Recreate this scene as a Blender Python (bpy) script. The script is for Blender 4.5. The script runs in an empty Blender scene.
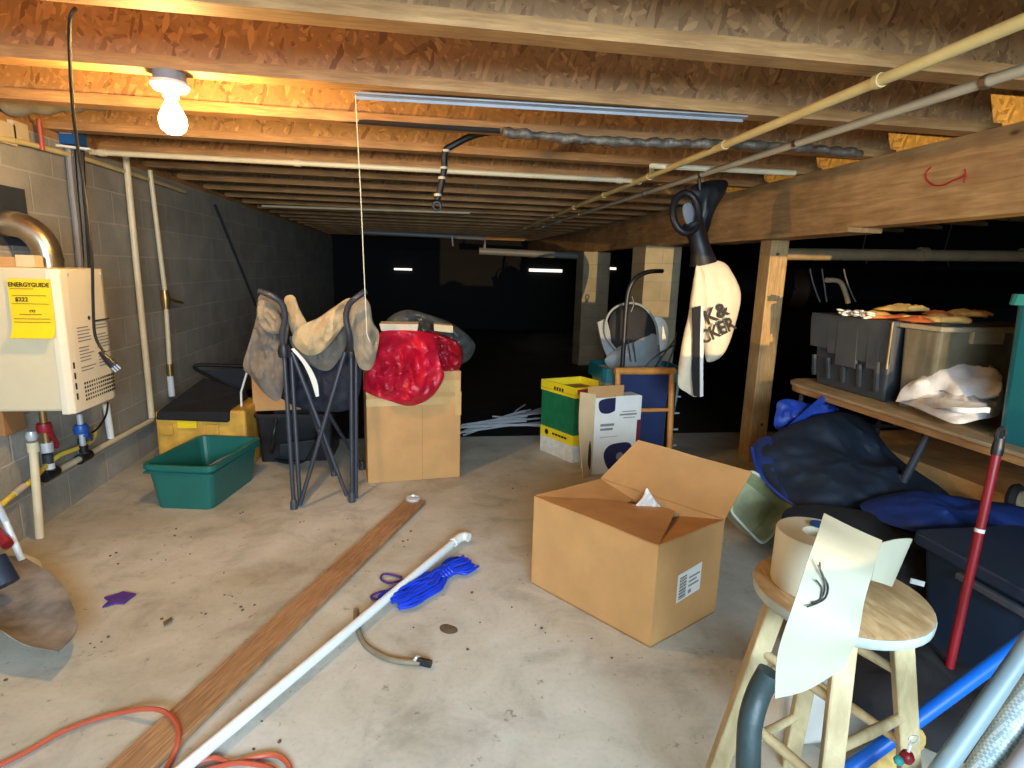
import bpy, bmesh, math, random
from mathutils import Vector, Matrix, noise
random.seed(7)
C = bpy.context.scene.collection
PI = math.pi
V = Vector
# ------------------------------------------------------------------ survey of the place (camera solved from vanishing points)
CF, CX, CY, CH = 575.0, 512.0, 384.0, 1.4
def _axes():
    vy = V((420-CX, -(268-CY), -CF)).normalized()
    up = -V((427-CX, -(3150-CY), -CF)).normalized()
    up = (up - vy*up.dot(vy)).normalized()
    return vy.cross(up), vy, up
RX, RY, RZ = _axes()
def at(px, py, x=None, y=None, z=None):
    """world point that the photo shows at (px,py), on the plane x=, y= or z="""
    d = V((px-CX, -(py-CY), -CF)); w = V((RX.dot(d), RY.dot(d), RZ.dot(d)))
    if x is not None: t = x/w.x
    elif y is not None: t = y/w.y
    else: t = (z-CH)/w.z
    return V((0, 0, CH)) + w*t
# ------------------------------------------------------------------ materials
def _new(name):
    m = bpy.data.materials.new(name); m.use_nodes = True
    nt = m.node_tree; b = nt.nodes['Principled BSDF']
    return m, nt, b
def _coords(nt, scale=(1,1,1), rot=(0,0,0)):
    tc = nt.nodes.new('ShaderNodeTexCoord'); mp = nt.nodes.new('ShaderNodeMapping')
    mp.inputs['Scale'].default_value = scale; mp.inputs['Rotation'].default_value = rot
    nt.links.new(tc.outputs['Object'], mp.inputs['Vector']); return mp.outputs['Vector']
def _noise(nt, vec, s, det=4, rough=.55, dist=0):
    n = nt.nodes.new('ShaderNodeTexNoise'); n.inputs['Scale'].default_value = s
    n.inputs['Detail'].default_value = det; n.inputs['Roughness'].default_value = rough; n.inputs['Distortion'].default_value = dist
    nt.links.new(vec, n.inputs['Vector']); return n
def _ramp(nt, fac, stops):
    r = nt.nodes.new('ShaderNodeValToRGB'); e = r.color_ramp.elements
    while len(e) < len(stops): e.new(.5)
    for i, (p, c) in enumerate(stops): e[i].position = p; e[i].color = (*c, 1)
    nt.links.new(fac, r.inputs['Fac']); return r.outputs['Color']
def _mix(nt, a, b, fac, mode='MIX'):
    m = nt.nodes.new('ShaderNodeMix'); m.data_type = 'RGBA'; m.blend_type = mode
    for sock, v in ((m.inputs['Factor'], fac), (m.inputs['A'], a), (m.inputs['B'], b)):
        if hasattr(v, 'is_linked') or hasattr(v, 'links'): nt.links.new(v, sock)
        elif isinstance(v, (int, float)): sock.default_value = v
        else: sock.default_value = (*v, 1)
    return m.outputs['Result']
def _bump(nt, b, h, strength, dist=.01):
    n = nt.nodes.new('ShaderNodeBump'); n.inputs['Strength'].default_value = strength; n.inputs['Distance'].default_value = dist
    nt.links.new(h, n.inputs['Height']); nt.links.new(n.outputs['Normal'], b.inputs['Normal'])
def lin(c): return tuple((v/12.92 if v <= .04045 else ((v+.055)/1.055)**2.4) for v in c)
def hx(r, g, b): return lin((r/255, g/255, b/255))
def mat(name, col, rough=.6, metal=0, var=.12, ns=8, stretch=(1,1,1), bump=0, bs=None, emis=0, col2=None, trans=0, coat=0, alpha=1):
    m, nt, b = _new(name); vec = _coords(nt, stretch); n = _noise(nt, vec, ns)
    c1 = col2 or tuple(v*(1-var) for v in col); c2 = tuple(min(1, v*(1+var)) for v in col)
    nt.links.new(_ramp(nt, n.outputs['Fac'], [(.32, c1), (.68, c2)]), b.inputs['Base Color'])
    b.inputs['Roughness'].default_value = rough; b.inputs['Metallic'].default_value = metal
    if bump: _bump(nt, b, _noise(nt, vec, bs or ns*3).outputs['Fac'], bump)
    if emis:
        b.inputs['Emission Color'].default_value = (*col, 1); b.inputs['Emission Strength'].default_value = emis
    if trans: b.inputs['Transmission Weight'].default_value = trans
    if coat: b.inputs['Coat Weight'].default_value = coat
    if alpha < 1: b.inputs['Alpha'].default_value = alpha
    return m
def wood(name, c1, c2, stretch, rough=.65, ns=6, knots=True):
    m, nt, b = _new(name); vec = _coords(nt, stretch); n = _noise(nt, vec, ns, 6, .6, .6)
    col = _ramp(nt, n.outputs['Fac'], [(.3, c1), (.52, tuple((a+b_)/2 for a, b_ in zip(c1, c2))), (.7, c2)])
    st = _noise(nt, _coords(nt, (1, 1, 1)), 3.0, 3)
    col = _mix(nt, col, _ramp(nt, st.outputs['Fac'], [(.35, (.62,.58,.55)), (.6, (1,1,1))]), .7, 'MULTIPLY')
    if knots:
        vo = nt.nodes.new('ShaderNodeTexVoronoi'); vo.inputs['Scale'].default_value = 2.3; nt.links.new(_coords(nt, tuple(max(.5, min(2, s)) for s in stretch)), vo.inputs['Vector'])
        col = _mix(nt, col, _ramp(nt, vo.outputs['Distance'], [(.03, (.25,.15,.1)), (.07, (1,1,1))]), .8, 'MULTIPLY')
    nt.links.new(col, b.inputs['Base Color']); b.inputs['Roughness'].default_value = rough
    _bump(nt, b, n.outputs['Fac'], .15); return m
def osb(name, dark, light, plane='xz'):
    m, nt, b = _new(name); vec = _coords(nt, (1, 1, 1))
    dn = _noise(nt, vec, 9, 2); add = nt.nodes.new('ShaderNodeVectorMath'); add.operation = 'MULTIPLY_ADD'
    nt.links.new(dn.outputs['Color'], add.inputs[0]); add.inputs[1].default_value = (.03, .03, .03); nt.links.new(vec, add.inputs[2])
    cols = []; mid = tuple((a+c)/2 for a, c in zip(dark, light))
    for k, rot in enumerate(((0, .35, .2), (0, -.7, .5), (.3, 1.25, 0))):
        m1 = nt.nodes.new('ShaderNodeMapping'); m1.inputs['Rotation'].default_value = rot; nt.links.new(add.outputs[0], m1.inputs['Vector'])
        mp = nt.nodes.new('ShaderNodeMapping'); mp.inputs['Scale'].default_value = (16, 20, 58); mp.inputs['Location'].default_value = (k*3.3, k, k*1.7); nt.links.new(m1.outputs['Vector'], mp.inputs['Vector'])
        vo = nt.nodes.new('ShaderNodeTexVoronoi'); vo.inputs['Scale'].default_value = 1.0; nt.links.new(mp.outputs['Vector'], vo.inputs['Vector'])
        sp = nt.nodes.new('ShaderNodeSeparateColor'); nt.links.new(vo.outputs['Color'], sp.inputs['Color'])
        cols.append((sp.outputs['Green'], _ramp(nt, sp.outputs['Red'], [(.0, dark), (.2, tuple(v*.88 for v in mid)), (.65, mid), (.8, tuple(v*1.12 for v in mid)), (1, light)])))
    col = cols[0][1]
    for g, c in cols[1:]: col = _mix(nt, col, c, _ramp(nt, g, [(.52, (0,0,0)), (.56, (1,1,1))]))
    big = _noise(nt, vec, 2.5, 3); col = _mix(nt, col, _ramp(nt, big.outputs['Fac'], [(.3, (.78,.76,.72)), (.65, (1.05,1.05,1.05))]), .8, 'MULTIPLY')
    nt.links.new(col, b.inputs['Base Color']); b.inputs['Roughness'].default_value = .65
    _bump(nt, b, cols[1][0], .15, .004); return m
def concrete():
    m, nt, b = _new('concrete_floor'); vec = _coords(nt)
    big = _noise(nt, vec, .9, 5, .6, .4); mid = _noise(nt, vec, 4, 6, .65, .5); fine = _noise(nt, vec, 60, 3)
    col = _ramp(nt, big.outputs['Fac'], [(.3, hx(164, 154, 134)), (.5, hx(185, 179, 164)), (.7, hx(200, 196, 187))])
    col = _mix(nt, col, _ramp(nt, mid.outputs['Fac'], [(.3, (.62,.6,.56)), (.48, (.95,.94,.92)), (.68, (1.1,1.1,1.1))]), .8, 'MULTIPLY')
    col = _mix(nt, col, _ramp(nt, fine.outputs['Fac'], [(.25, (.8,.8,.8)), (.5, (1,1,1))]), .5, 'MULTIPLY')
    spk = _noise(nt, vec, 17, 4, .75)
    col = _mix(nt, col, _ramp(nt, spk.outputs['Fac'], [(.30, (.45,.4,.34)), (.37, (1,1,1))]), .8, 'MULTIPLY')
    nt.links.new(col, b.inputs['Base Color']); b.inputs['Roughness'].default_value = .75
    _bump(nt, b, mid.outputs['Fac'], .25, .01); return m
def block_wall(name, base, mortar, axis='x'):
    m, nt, b = _new(name)
    tc = nt.nodes.new('ShaderNodeTexCoord'); sp = nt.nodes.new('ShaderNodeSeparateXYZ'); cb = nt.nodes.new('ShaderNodeCombineXYZ')
    nt.links.new(tc.outputs['Object'], sp.inputs[0]); nt.links.new(sp.outputs['Y' if axis == 'x' else 'X'], cb.inputs['X']); nt.links.new(sp.outputs['Z'], cb.inputs['Y'])
    br = nt.nodes.new('ShaderNodeTexBrick'); nt.links.new(cb.outputs[0], br.inputs['Vector'])
    br.inputs['Scale'].default_value = 1; br.inputs['Brick Width'].default_value = .406; br.inputs['Row Height'].default_value = .203
    br.inputs['Mortar Size'].default_value = .007; br.inputs['Mortar Smooth'].default_value = .6
    br.inputs['Color1'].default_value = (*base, 1); br.inputs['Color2'].default_value = (*[v*.86 for v in base], 1); br.inputs['Mortar'].default_value = (*mortar, 1)
    n = _noise(nt, cb.outputs[0], 3, 6, .6); n2 = _noise(nt, cb.outputs[0], 45, 3)
    col = _mix(nt, br.outputs['Color'], _ramp(nt, n.outputs['Fac'], [(.3, (.72,.72,.72)), (.65, (1.1,1.1,1.1))]), .8, 'MULTIPLY')
    nt.links.new(col, b.inputs['Base Color']); b.inputs['Roughness'].default_value = .85
    h = nt.nodes.new('ShaderNodeMath'); h.operation = 'MULTIPLY_ADD'; nt.links.new(br.outputs['Fac'], h.inputs[0]); h.inputs[1].default_value = -.6; nt.links.new(n2.outputs['Fac'], h.inputs[2])
    _bump(nt, b, h.outputs[0], .5, .008); return m
M = {
 'concrete': concrete(),
 'block': block_wall('painted_block', hx(168,164,154), hx(182,178,168)),
 'block_shaded': block_wall('shaded_block', hx(6,7,10), hx(7,8,11), 'y'),  # block darkened to near-black, far-end darkness put into the colour
 'pier': block_wall('pier_block', hx(168,160,136), hx(150,145,125), 'y'),
 'osb': osb('osb_web', hx(142,104,70), hx(216,174,122)),
 'subfloor': osb('osb_subfloor', hx(120,92,60), hx(190,155,110)),
 'flange': wood('flange_pine', hx(168,122,74), hx(206,160,102), (1.2, 14, 14)),
 'girder': wood('girder_pine', hx(182,134,82), hx(226,180,122), (16, .9, 9), ns=4),
 'post': wood('post_pine', hx(158,124,80), hx(200,168,118), (14, 14, 1.4)),
 'plywood': wood('plywood', hx(226,170,106), hx(244,196,128), (3, 1, 3), knots=False),
 'plank': wood('old_plank', hx(112,72,44), hx(150,104,68), (1, 1, 8), rough=.7),
 'stool': wood('stool_wood', hx(170,152,112), hx(206,190,150), (3, 3, 1), rough=.55, ns=9, knots=False),
 'stooltop': wood('stool_seat_wood', hx(150,116,76), hx(204,172,126), (9, 2, 9), rough=.5, ns=6, knots=False),
 'stoolrim': mat('stool_rim_paint', hx(168,176,170), .6, ns=14, var=.18),
 'table': wood('table_wood', hx(150,128,94), hx(184,160,122), (6, 1, 6), knots=False),
 'tableedge': wood('table_edge', hx(150,108,64), hx(180,138,88), (6, 1, 6), knots=False),
 'cream_metal': mat('cream_enamel', hx(212,200,168), .4, var=.03, coat=.2),
 'cream_pale': mat('cream_strip', hx(226,218,194), .4, var=.03),
 'pvc': mat('cream_pvc', hx(226,212,176), .4, var=.08, ns=6),
 'pvc_yellow': mat('yellowed_pvc', hx(222,202,140), .4, var=.12, ns=5),
 'pvc_grey': mat('greyish_pvc', hx(190,180,156), .4, var=.1, ns=5),
 'pvc_white': mat('white_pvc', hx(226,234,240), .3, var=.05, ns=5),
 'pvc_dim': mat('dull_pvc', hx(110,112,112), .5, var=.1),
 'pvc_beige': mat('beige_pipe', hx(178,156,120), .5, var=.12),
 'steel': mat('galvanised', hx(180,170,150), .28, .95, var=.2, ns=12),
 'chrome': mat('bright_wire', hx(205,210,216), .3, .35, var=.1),
 'foil': mat('crinkled_foil', hx(112,102,90), .5, .4, var=.5, ns=22, bump=1, bs=30),
 'duct_grey': mat('grey_duct_jacket', hx(140,134,120), .6, var=.25, ns=9, bump=.8, bs=14),
 'strip_metal': mat('zinc_strip', hx(150,156,164), .45, .2, var=.1),
 'brass': mat('brass', hx(170,140,90), .35, .8),
 'white': mat('white_plastic', hx(232,232,226), .4, var=.04),
 'porcelain': mat('porcelain', hx(240,232,214), .3, var=.02),
 'black': mat('black_plastic', hx(24,24,28), .45, var=.2),
 'blackrub': mat('black_cable', hx(18,17,20), .5, var=.2),
 'darksteel': mat('dark_steel_tube', hx(62,66,76), .42, .3, var=.15),
 'charcoal': mat('charcoal_plastic', hx(56,62,70), .5, var=.1, ns=12),
 'charcoal2': mat('charcoal_plastic_lid', hx(66,72,80), .5, var=.12, ns=12),
 'clear': mat('clear_tote_plastic', hx(120,112,92), .25, var=.35, ns=5, coat=.4),
 'clearrim': mat('clear_tote_rim', hx(170,158,130), .35, var=.15),
 'teal': mat('teal_plastic', hx(14,100,114), .4, var=.06),
 'teal_rim': mat('teal_rim', hx(50,150,150), .4, var=.06),
 'green_tote': mat('green_plastic', hx(26,98,90), .4, var=.06),
 'green_print': mat('green_print', hx(24,112,72), .5, var=.15, ns=12),
 'yellow_print': mat('yellow_print', hx(240,216,36), .5, var=.04),
 'white_print': mat('white_print', hx(222,226,220), .5, var=.12, ns=25),
 'red_print': mat('red_print', hx(196,48,44), .5, var=.04),
 'navy_print': mat('navy_print', hx(32,34,74), .5, var=.1),
 'grey_print': mat('grey_print', hx(130,130,134), .6, var=.1),
 'dark_print': mat('dark_print', hx(38,34,30), .6, var=.1),
 'purple_print': mat('maroon_print', hx(104,34,58), .5, var=.05),
 'cardboard': mat('cardboard', hx(192,146,92), .8, var=.09, ns=5, bump=.1, bs=20),
 'cardboard_in': mat('cardboard_inside', hx(188,136,80), .8, var=.14, ns=6, bump=.1, bs=20),
 'cardboard_dark': mat('brown_cardboard', hx(150,110,68), .8, var=.1, ns=5),
 'cardboard_edge': mat('cardboard_edge', hx(214,184,140), .8, var=.05),
 'tape': mat('clear_tape', hx(206,168,112), .15, var=.1, coat=.8),
 'red_nylon': mat('red_nylon', hx(190,16,46), .42, var=.25, ns=7, bump=.8, bs=12),
 'red_nylon_dark': mat('crimson_nylon', hx(150,14,34), .4, var=.25, ns=7, bump=.35, bs=14),
 'grey_plastic_bag': mat('grey_bag', hx(70,72,70), .35, var=.4, ns=9, bump=.9, bs=12),
 'tan_fabric': mat('tan_fabric', hx(178,158,122), .85, var=.14, ns=9, bump=.2, bs=90),
 'grey_fabric': mat('grey_fabric', hx(112,104,94), .85, var=.25, ns=9, bump=.4, bs=30),
 'taupe_fabric': mat('taupe_fabric', hx(142,128,108), .85, var=.12, ns=9, bump=.3, bs=60),
 'navy_fabric': mat('navy_fabric', hx(22,30,46), .8, var=.25, ns=8, bump=.4, bs=20),
 'black_fabric': mat('black_fabric', hx(22,22,26), .85, var=.25, ns=8, bump=.4, bs=20),
 'blue_nylon': mat('blue_nylon', hx(28,62,156), .5, var=.25, ns=8, bump=.5, bs=14),
 'bag_dark': mat('dark_bag_canvas', hx(20,34,50), .75, var=.25, ns=6, bump=.4, bs=12),
 'bag_blue': mat('blue_bag_canvas', hx(22,48,110), .6, var=.25, ns=6, bump=.4, bs=12),
 'cream_canvas': mat('cream_canvas', hx(216,202,176), .9, var=.08, ns=9, bump=.3, bs=30),
 'dropcloth': mat('white_dropcloth', hx(224,222,222), .9, var=.06, ns=6, bump=.7, bs=16),
 'paper': mat('coated_paper', hx(160,158,138), .6, var=.05, ns=5, bump=.2, bs=12),
 'paper_roll': mat('paper_roll_side', hx(206,196,170), .7, var=.08, ns=7),
 'blue_plastic': mat('blue_rope', hx(14,56,196), .45, var=.2, ns=30),
 'blue_pipe': mat('blue_pole', hx(0,92,196), .4, var=.06),
 'red_paint': mat('red_pole', hx(134,18,30), .4, var=.1),
 'grey_pipe': mat('grey_pole', hx(122,140,148), .45, var=.08),
 'navy_tote': mat('navy_tote', hx(28,44,66), .5, var=.1),
 'litter': mat('sage_pan', hx(186,188,148), .5, var=.22, ns=9),
 'litter_rim': mat('sage_rim', hx(214,222,206), .4, var=.08),
 'yellow_plastic': mat('yellow_plastic', hx(206,158,62), .5, var=.25, ns=9),
 'yellow_hose': mat('yellow_gas_hose', hx(220,190,70), .5, var=.2),
 'red_plastic': mat('red_valve', hx(150,24,40), .4, var=.15),
 'blue_valve': mat('blue_valve', hx(30,80,160), .4, var=.15),
 'label_yellow': mat('yellow_label', hx(246,204,20), .6, var=.03),
 'label_white': mat('white_label', hx(226,224,216), .6, var=.04),
 'boxblue': mat('blue_box', hx(16,80,140), .5, var=.06),
 'orange': mat('orange_cord', hx(176,78,54), .45, var=.12),
 'bamboo': mat('bamboo', hx(198,134,62), .45, var=.2, ns=12),
 'navy_cloth': mat('navy_cloth', hx(22,40,84), .8, var=.2, ns=5),
 'greybasket': mat('pale_basket', hx(150,160,160), .5, var=.2, ns=12),
 'mesh': mat('black_mesh', hx(26,26,28), .8, var=.3, ns=60),
 'grey_shell': mat('grey_shell', hx(122,128,130), .5, var=.12),
 'purple': mat('purple_felt', hx(72,38,120), .9, var=.2, ns=20),
 'rust': mat('weathered_blade', hx(128,120,112), .55, .1, var=.45, ns=9, bump=.4, bs=14),
 'poly': mat('black_poly', hx(7,7,10), .6, var=.3, ns=3, bump=1, bs=5),
 'blackjacket': mat('black_duct_wrap', hx(10,10,14), .3, var=.3, bump=.7, bs=6),
 'blacktube': mat('dark_green_tube', hx(38,54,56), .5, var=.3, ns=8, bump=.5, bs=12),
 'rope_tan': mat('tan_rope', hx(196,164,96), .8, var=.25, ns=30),
 'glove_yellow': mat('yellow_glove', hx(232,192,112), .85, var=.15, ns=14),
 'glove_orange': mat('orange_cuff', hx(206,106,52), .85, var=.2, ns=20),
 'beige_block': mat('beige_block', hx(206,186,146), .8, var=.08),
 'debris': mat('dirt_clod', hx(92,76,58), .9, var=.3),
 'leaf': mat('dry_leaf', hx(100,84,62), .8, var=.3),
 'daylight': mat('daylight_slit', (1.0, .93, .8), .5, var=.02, emis=1.3),
 'tread': mat('wheel_rubber', hx(34,34,36), .8),
 'tan_hub': mat('wheel_hub', hx(176,158,128), .5),
 'mirror': mat('brown_hose', hx(120,108,88), .5, var=.2, ns=20),
}
def bulb_mat():
    m, nt, b = _new('lit_bulb'); b.inputs['Base Color'].default_value = (1, .9, .7, 1)
    b.inputs['Emission Color'].default_value = (1, .59, .19, 1); b.inputs['Emission Strength'].default_value = 600; return m
M['bulb'] = bulb_mat()
def braid_mat():
    m, nt, b = _new('braided_hose'); vec = _coords(nt, (1, 1, 1)); w = nt.nodes.new('ShaderNodeTexChecker'); w.inputs['Scale'].default_value = 160
    nt.links.new(vec, w.inputs['Vector']); w.inputs['Color1'].default_value = (*hx(150,176,186), 1); w.inputs['Color2'].default_value = (*hx(196,216,222), 1)
    nt.links.new(w.outputs['Color'], b.inputs['Base Color']); b.inputs['Roughness'].default_value = .35; b.inputs['Metallic'].default_value = .3
    _bump(nt, b, w.outputs['Fac'], .5, .004); return m
M['braid'] = braid_mat()
# ------------------------------------------------------------------ mesh builder
class MB:
    def __init__(s, M=None): s.bm = bmesh.new(); s.M = M or Matrix.Identity(4); s.smooth = False
    def v(s, p): return s.bm.verts.new(s.M @ V(p))
    def hexa(s, p):   # 8 corners: bottom 0-3, top 4-7
        v = [s.v(q) for q in p]
        for f in ((3,2,1,0),(4,5,6,7),(0,1,5,4),(1,2,6,5),(2,3,7,6),(3,0,4,7)): s.bm.faces.new([v[i] for i in f])
        return s
    def box(s, a, b):
        x0, x1 = sorted((a[0], b[0])); y0, y1 = sorted((a[1], b[1])); z0, z1 = sorted((a[2], b[2]))
        return s.hexa([(x0,y0,z0),(x1,y0,z0),(x1,y1,z0),(x0,y1,z0),(x0,y0,z1),(x1,y0,z1),(x1,y1,z1),(x0,y1,z1)])
    def slab(s, pts, n, t):   # polygon pts extruded by n*t
        n = V(n).normalized()*t; A = [s.v(p) for p in pts]; B = [s.v(V(p)+n) for p in pts]; k = len(pts)
        s.bm.faces.new(A[::-1]); s.bm.faces.new(B)
        for i in range(k): s.bm.faces.new([A[i], A[(i+1)%k], B[(i+1)%k], B[i]])
        return s
    def tube(s, pts, r, n=8, cap=True, closed=False):
        pts = [V(p) for p in pts]; N = len(pts); rr = r if isinstance(r, (list, tuple)) else [r]*N; rings = []; ref = None
        for i, p in enumerate(pts):
            if closed: d = pts[(i+1)%N]-pts[i-1]
            else: d = (pts[min(i+1, N-1)]-pts[max(i-1, 0)])
            d.normalize()
            if ref is None: ref = d.orthogonal().normalized()
            ref = (ref-d*ref.dot(d)); ref = ref.normalized() if ref.length > 1e-5 else d.orthogonal().normalized()
            b = d.cross(ref); rings.append([s.v(p+(ref*math.cos(2*PI*k/n)+b*math.sin(2*PI*k/n))*rr[i]) for k in range(n)])
        for i in range(N if closed else N-1):
            A, B = rings[i], rings[(i+1)%N]
            for k in range(n): s.bm.faces.new([A[k], A[(k+1)%n], B[(k+1)%n], B[k]])
        if cap and not closed: s.bm.faces.new(rings[0][::-1]); s.bm.faces.new(rings[-1])
        s.smooth = True; return s
    def bar(s, a, b, w, h, up=(0,0,1)):    # square-section bar
        a, b = V(a), V(b); d = (b-a).normalized(); u = V(up); u = (u-d*u.dot(d)).normalized(); t = d.cross(u)
        q = []
        for p in (a, b): q += [p+t*w/2*i+u*h/2*j for i, j in ((-1,-1),(1,-1),(1,1),(-1,1))]
        v = [s.v(p) for p in q]
        for f in ((0,3,2,1),(4,5,6,7),(0,1,5,4),(1,2,6,5),(2,3,7,6),(3,0,4,7)): s.bm.faces.new([v[i] for i in f])
        return s
    def lathe(s, prof, origin=(0,0,0), axis=(0,0,1), n=24):   # prof: (r,h)
        o = V(origin); ax = V(axis).normalized(); u = ax.orthogonal().normalized(); w = ax.cross(u); rings = []
        for r, h in prof: rings.append([s.v(o+ax*h+(u*math.cos(2*PI*k/n)+w*math.sin(2*PI*k/n))*max(r, 1e-4)) for k in range(n)])
        for A, B in zip(rings, rings[1:]):
            for k in range(n): s.bm.faces.new([A[k], A[(k+1)%n], B[(k+1)%n], B[k]])
        s.bm.faces.new(rings[0][::-1]); s.bm.faces.new(rings[-1]); s.smooth = True; return s
    def sheet(s, rows, t=.003, sub=4, wob=0, seed=0, ws=8):   # smooth sheet through a control grid
        def cr(p, k):
            out = []
            for i in range(len(p)-1):
                a, b, c, d = p[max(i-1,0)], p[i], p[i+1], p[min(i+2,len(p)-1)]
                for j in range(k):
                    u = j/k; out.append(.5*((2*b)+(c-a)*u+(2*a-5*b+4*c-d)*u*u+(3*b-a-3*c+d)*u**3))
            return out+[p[-1]]
        g = [cr([V(q) for q in r], sub) for r in rows]; g = [list(c) for c in zip(*[cr(list(c), sub) for c in zip(*g)])]
        R, K = len(g), len(g[0]); nn = []
        for i in range(R):
            for j in range(K):
                a = g[min(i+1,R-1)][j]-g[max(i-1,0)][j]; b = g[i][min(j+1,K-1)]-g[i][max(j-1,0)]; c = a.cross(b)
                nn.append(c.normalized() if c.length > 1e-9 else V((0,0,1)))
        top, bot = [], []
        for i in range(R):
            for j in range(K):
                p = g[i][j]; w = noise.noise(p*ws+V((seed*3.1, seed, 0)))*wob
                top.append(s.v(p+nn[i*K+j]*(t/2+w))); bot.append(s.v(p+nn[i*K+j]*(-t/2+w)))
        q = lambda L, i, j: L[i*K+j]
        for i in range(R-1):
            for j in range(K-1):
                s.bm.faces.new([q(top,i,j), q(top,i+1,j), q(top,i+1,j+1), q(top,i,j+1)]); s.bm.faces.new([q(bot,i,j), q(bot,i,j+1), q(bot,i+1,j+1), q(bot,i+1,j)])
        edge = [(i,0) for i in range(R)]+[(R-1,j) for j in range(1,K)]+[(i,K-1) for i in range(R-2,-1,-1)]+[(0,j) for j in range(K-2,0,-1)]
        for (a, b), (c, d) in zip(edge, edge[1:]+edge[:1]):
            try: s.bm.faces.new([q(top,a,b), q(bot,a,b), q(bot,c,d), q(top,c,d)])
            except ValueError: pass
        s.smooth = True; return s
    def pillow(s, poly, n, tf, tb, wob=.015, seed=0, ws=7, ringn=9, power=.5):   # puffed cloth body with the given outline
        poly = [V(p) for p in poly]; n = V(n).normalized(); c = sum(poly, V())/len(poly); P = []
        k = len(poly)
        for i in range(k):
            a, b, cc, d = poly[i-1], poly[i], poly[(i+1)%k], poly[(i+2)%k]
            for j in range(5):
                u = j/5; P.append(.5*((2*b)+(cc-a)*u+(2*a-5*b+4*cc-d)*u*u+(3*b-a-3*cc+d)*u**3))
        K = len(P); front, back = [], []
        fs = [1-((r+0.0)/ringn)**1.3 for r in range(ringn)]
        B = [[c+(p-c)*f for p in P] for f in fs]
        for _ in range(40):
            cm = sum(B[-1], V())/K
            B = [B[0]]+[[(B[r-1][i]*(fs[r]-(fs[r+1] if r+1 < ringn else 0))+(B[r+1][i] if r+1 < ringn else cm)*(fs[r-1]-fs[r]))/(fs[r-1]-(fs[r+1] if r+1 < ringn else 0))*.5+(B[r][i-1]+B[r][(i+1)%K])*.25 for i in range(K)] for r in range(1, ringn)]
        for side, T, L in ((1, tf, front), (-1, tb, back)):
            for r in range(ringn):
                f = fs[r]; row = []
                for q in B[r]:
                    h = T*max(0, 1-f**2)**power; qs = V((q.x, q.y, q.z*.6))
                    w = noise.noise(qs*ws+V((seed*1.7, seed*.6, side)))*wob + (.35-abs(noise.noise(qs*ws*1.6+V((0, seed, side*2)))))*wob*1.1 + (.3-abs(noise.noise(qs*ws*3.6+V((seed, 0, side)))))*wob*.4
                    row.append((q+n*side*(h+w*min(1, (1-f)*6))))
                L.append(row)
        fr = [[s.v(p) for p in row] for row in front]; bk = [fr[0]]+[[s.v(p) for p in row] for row in back[1:]]
        for L, flip in ((fr, 0), (bk, 1)):
            for a, b in zip(L, L[1:]):
                for i in range(K):
                    f = [a[i], a[(i+1)%K], b[(i+1)%K], b[i]]; s.bm.faces.new(f[::-1] if flip else f)
            cc = V(); 
            for q in L[-1]: cc += q.co
            v = s.bm.verts.new(cc/K)
            for i in range(K):
                f = [L[-1][i], L[-1][(i+1)%K], v]; s.bm.faces.new(f[::-1] if flip else f)
        s.smooth = True; return s
    def rbox(s, x0, x1, y0, y1, z0, z1, taper=0, rad=.03, wall=.004, seg=4, open_=True, rim=0, rimh=.02):   # rounded open tub, wider at top
        def loop(ins, z, r):
            a0, a1, b0, b1 = x0+ins, x1-ins, y0+ins, y1-ins; out = []
            for cx_, cy_, st in ((a1-r, b1-r, 0), (a0+r, b1-r, 1), (a0+r, b0+r, 2), (a1-r, b0+r, 3)):
                for k in range(seg+1):
                    a = PI/2*(st+k/seg); out.append((cx_+r*math.cos(a), cy_+r*math.sin(a), z))
            return [s.v(p) for p in out]
        L = [loop(taper, z0, rad*.8)]
        if rim: L += [loop(taper*rimh/(z1-z0), z1-rimh, rad), loop(-rim, z1-rimh, rad), loop(-rim, z1, rad)]
        else: L += [loop(0, z1, rad)]
        if open_: L += [loop(wall, z1, rad), loop(taper+wall, z0+wall, rad*.8)]
        for A, B in zip(L, L[1:]):
            for k in range(len(A)): s.bm.faces.new([A[k], A[(k+1)%len(A)], B[(k+1)%len(A)], B[k]])
        s.bm.faces.new(L[0][::-1]); s.bm.faces.new(L[-1]); return s
    def build(s, name, m, parent=None, bevel=0, origin=None, smooth=None):
        bmesh.ops.recalc_face_normals(s.bm, faces=s.bm.faces)
        me = bpy.data.meshes.new(name)
        if parent is not None:
            W = parent.matrix_world.copy()
            if parent.parent is not None and parent.type != 'EMPTY': pass
            inv = full(parent).inverted(); s.bm.transform(inv); s.bm.to_mesh(me); o = bpy.data.objects.new(name, me); o.parent = parent
        else:
            if origin is None:
                vs = [v.co for v in s.bm.verts]; origin = V(((min(v.x for v in vs)+max(v.x for v in vs))/2, (min(v.y for v in vs)+max(v.y for v in vs))/2, min(v.z for v in vs)))
            s.bm.transform(Matrix.Translation(-V(origin))); s.bm.to_mesh(me); o = bpy.data.objects.new(name, me); o.location = origin
        s.bm.free(); me.materials.append(M[m] if isinstance(m, str) else m); C.objects.link(o)
        if smooth if smooth is not None else s.smooth:
            for p in me.polygons: p.use_smooth = True
            me.set_sharp_from_angle(angle=math.radians(50))
        if bevel:
            b = o.modifiers.new('soft', 'BEVEL'); b.width = bevel; b.segments = 2; b.limit_method = 'ANGLE'
        return o
def full(o):
    m = Matrix.LocRotScale(o.location, o.rotation_euler, o.scale)
    return full(o.parent) @ m if o.parent else m
def tag(o, label=None, cat=None, group=None, kind=None):
    if label: o['label'] = label
    if cat: o['category'] = cat
    if group: o['group'] = group
    if kind: o['kind'] = kind
    return o
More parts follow.
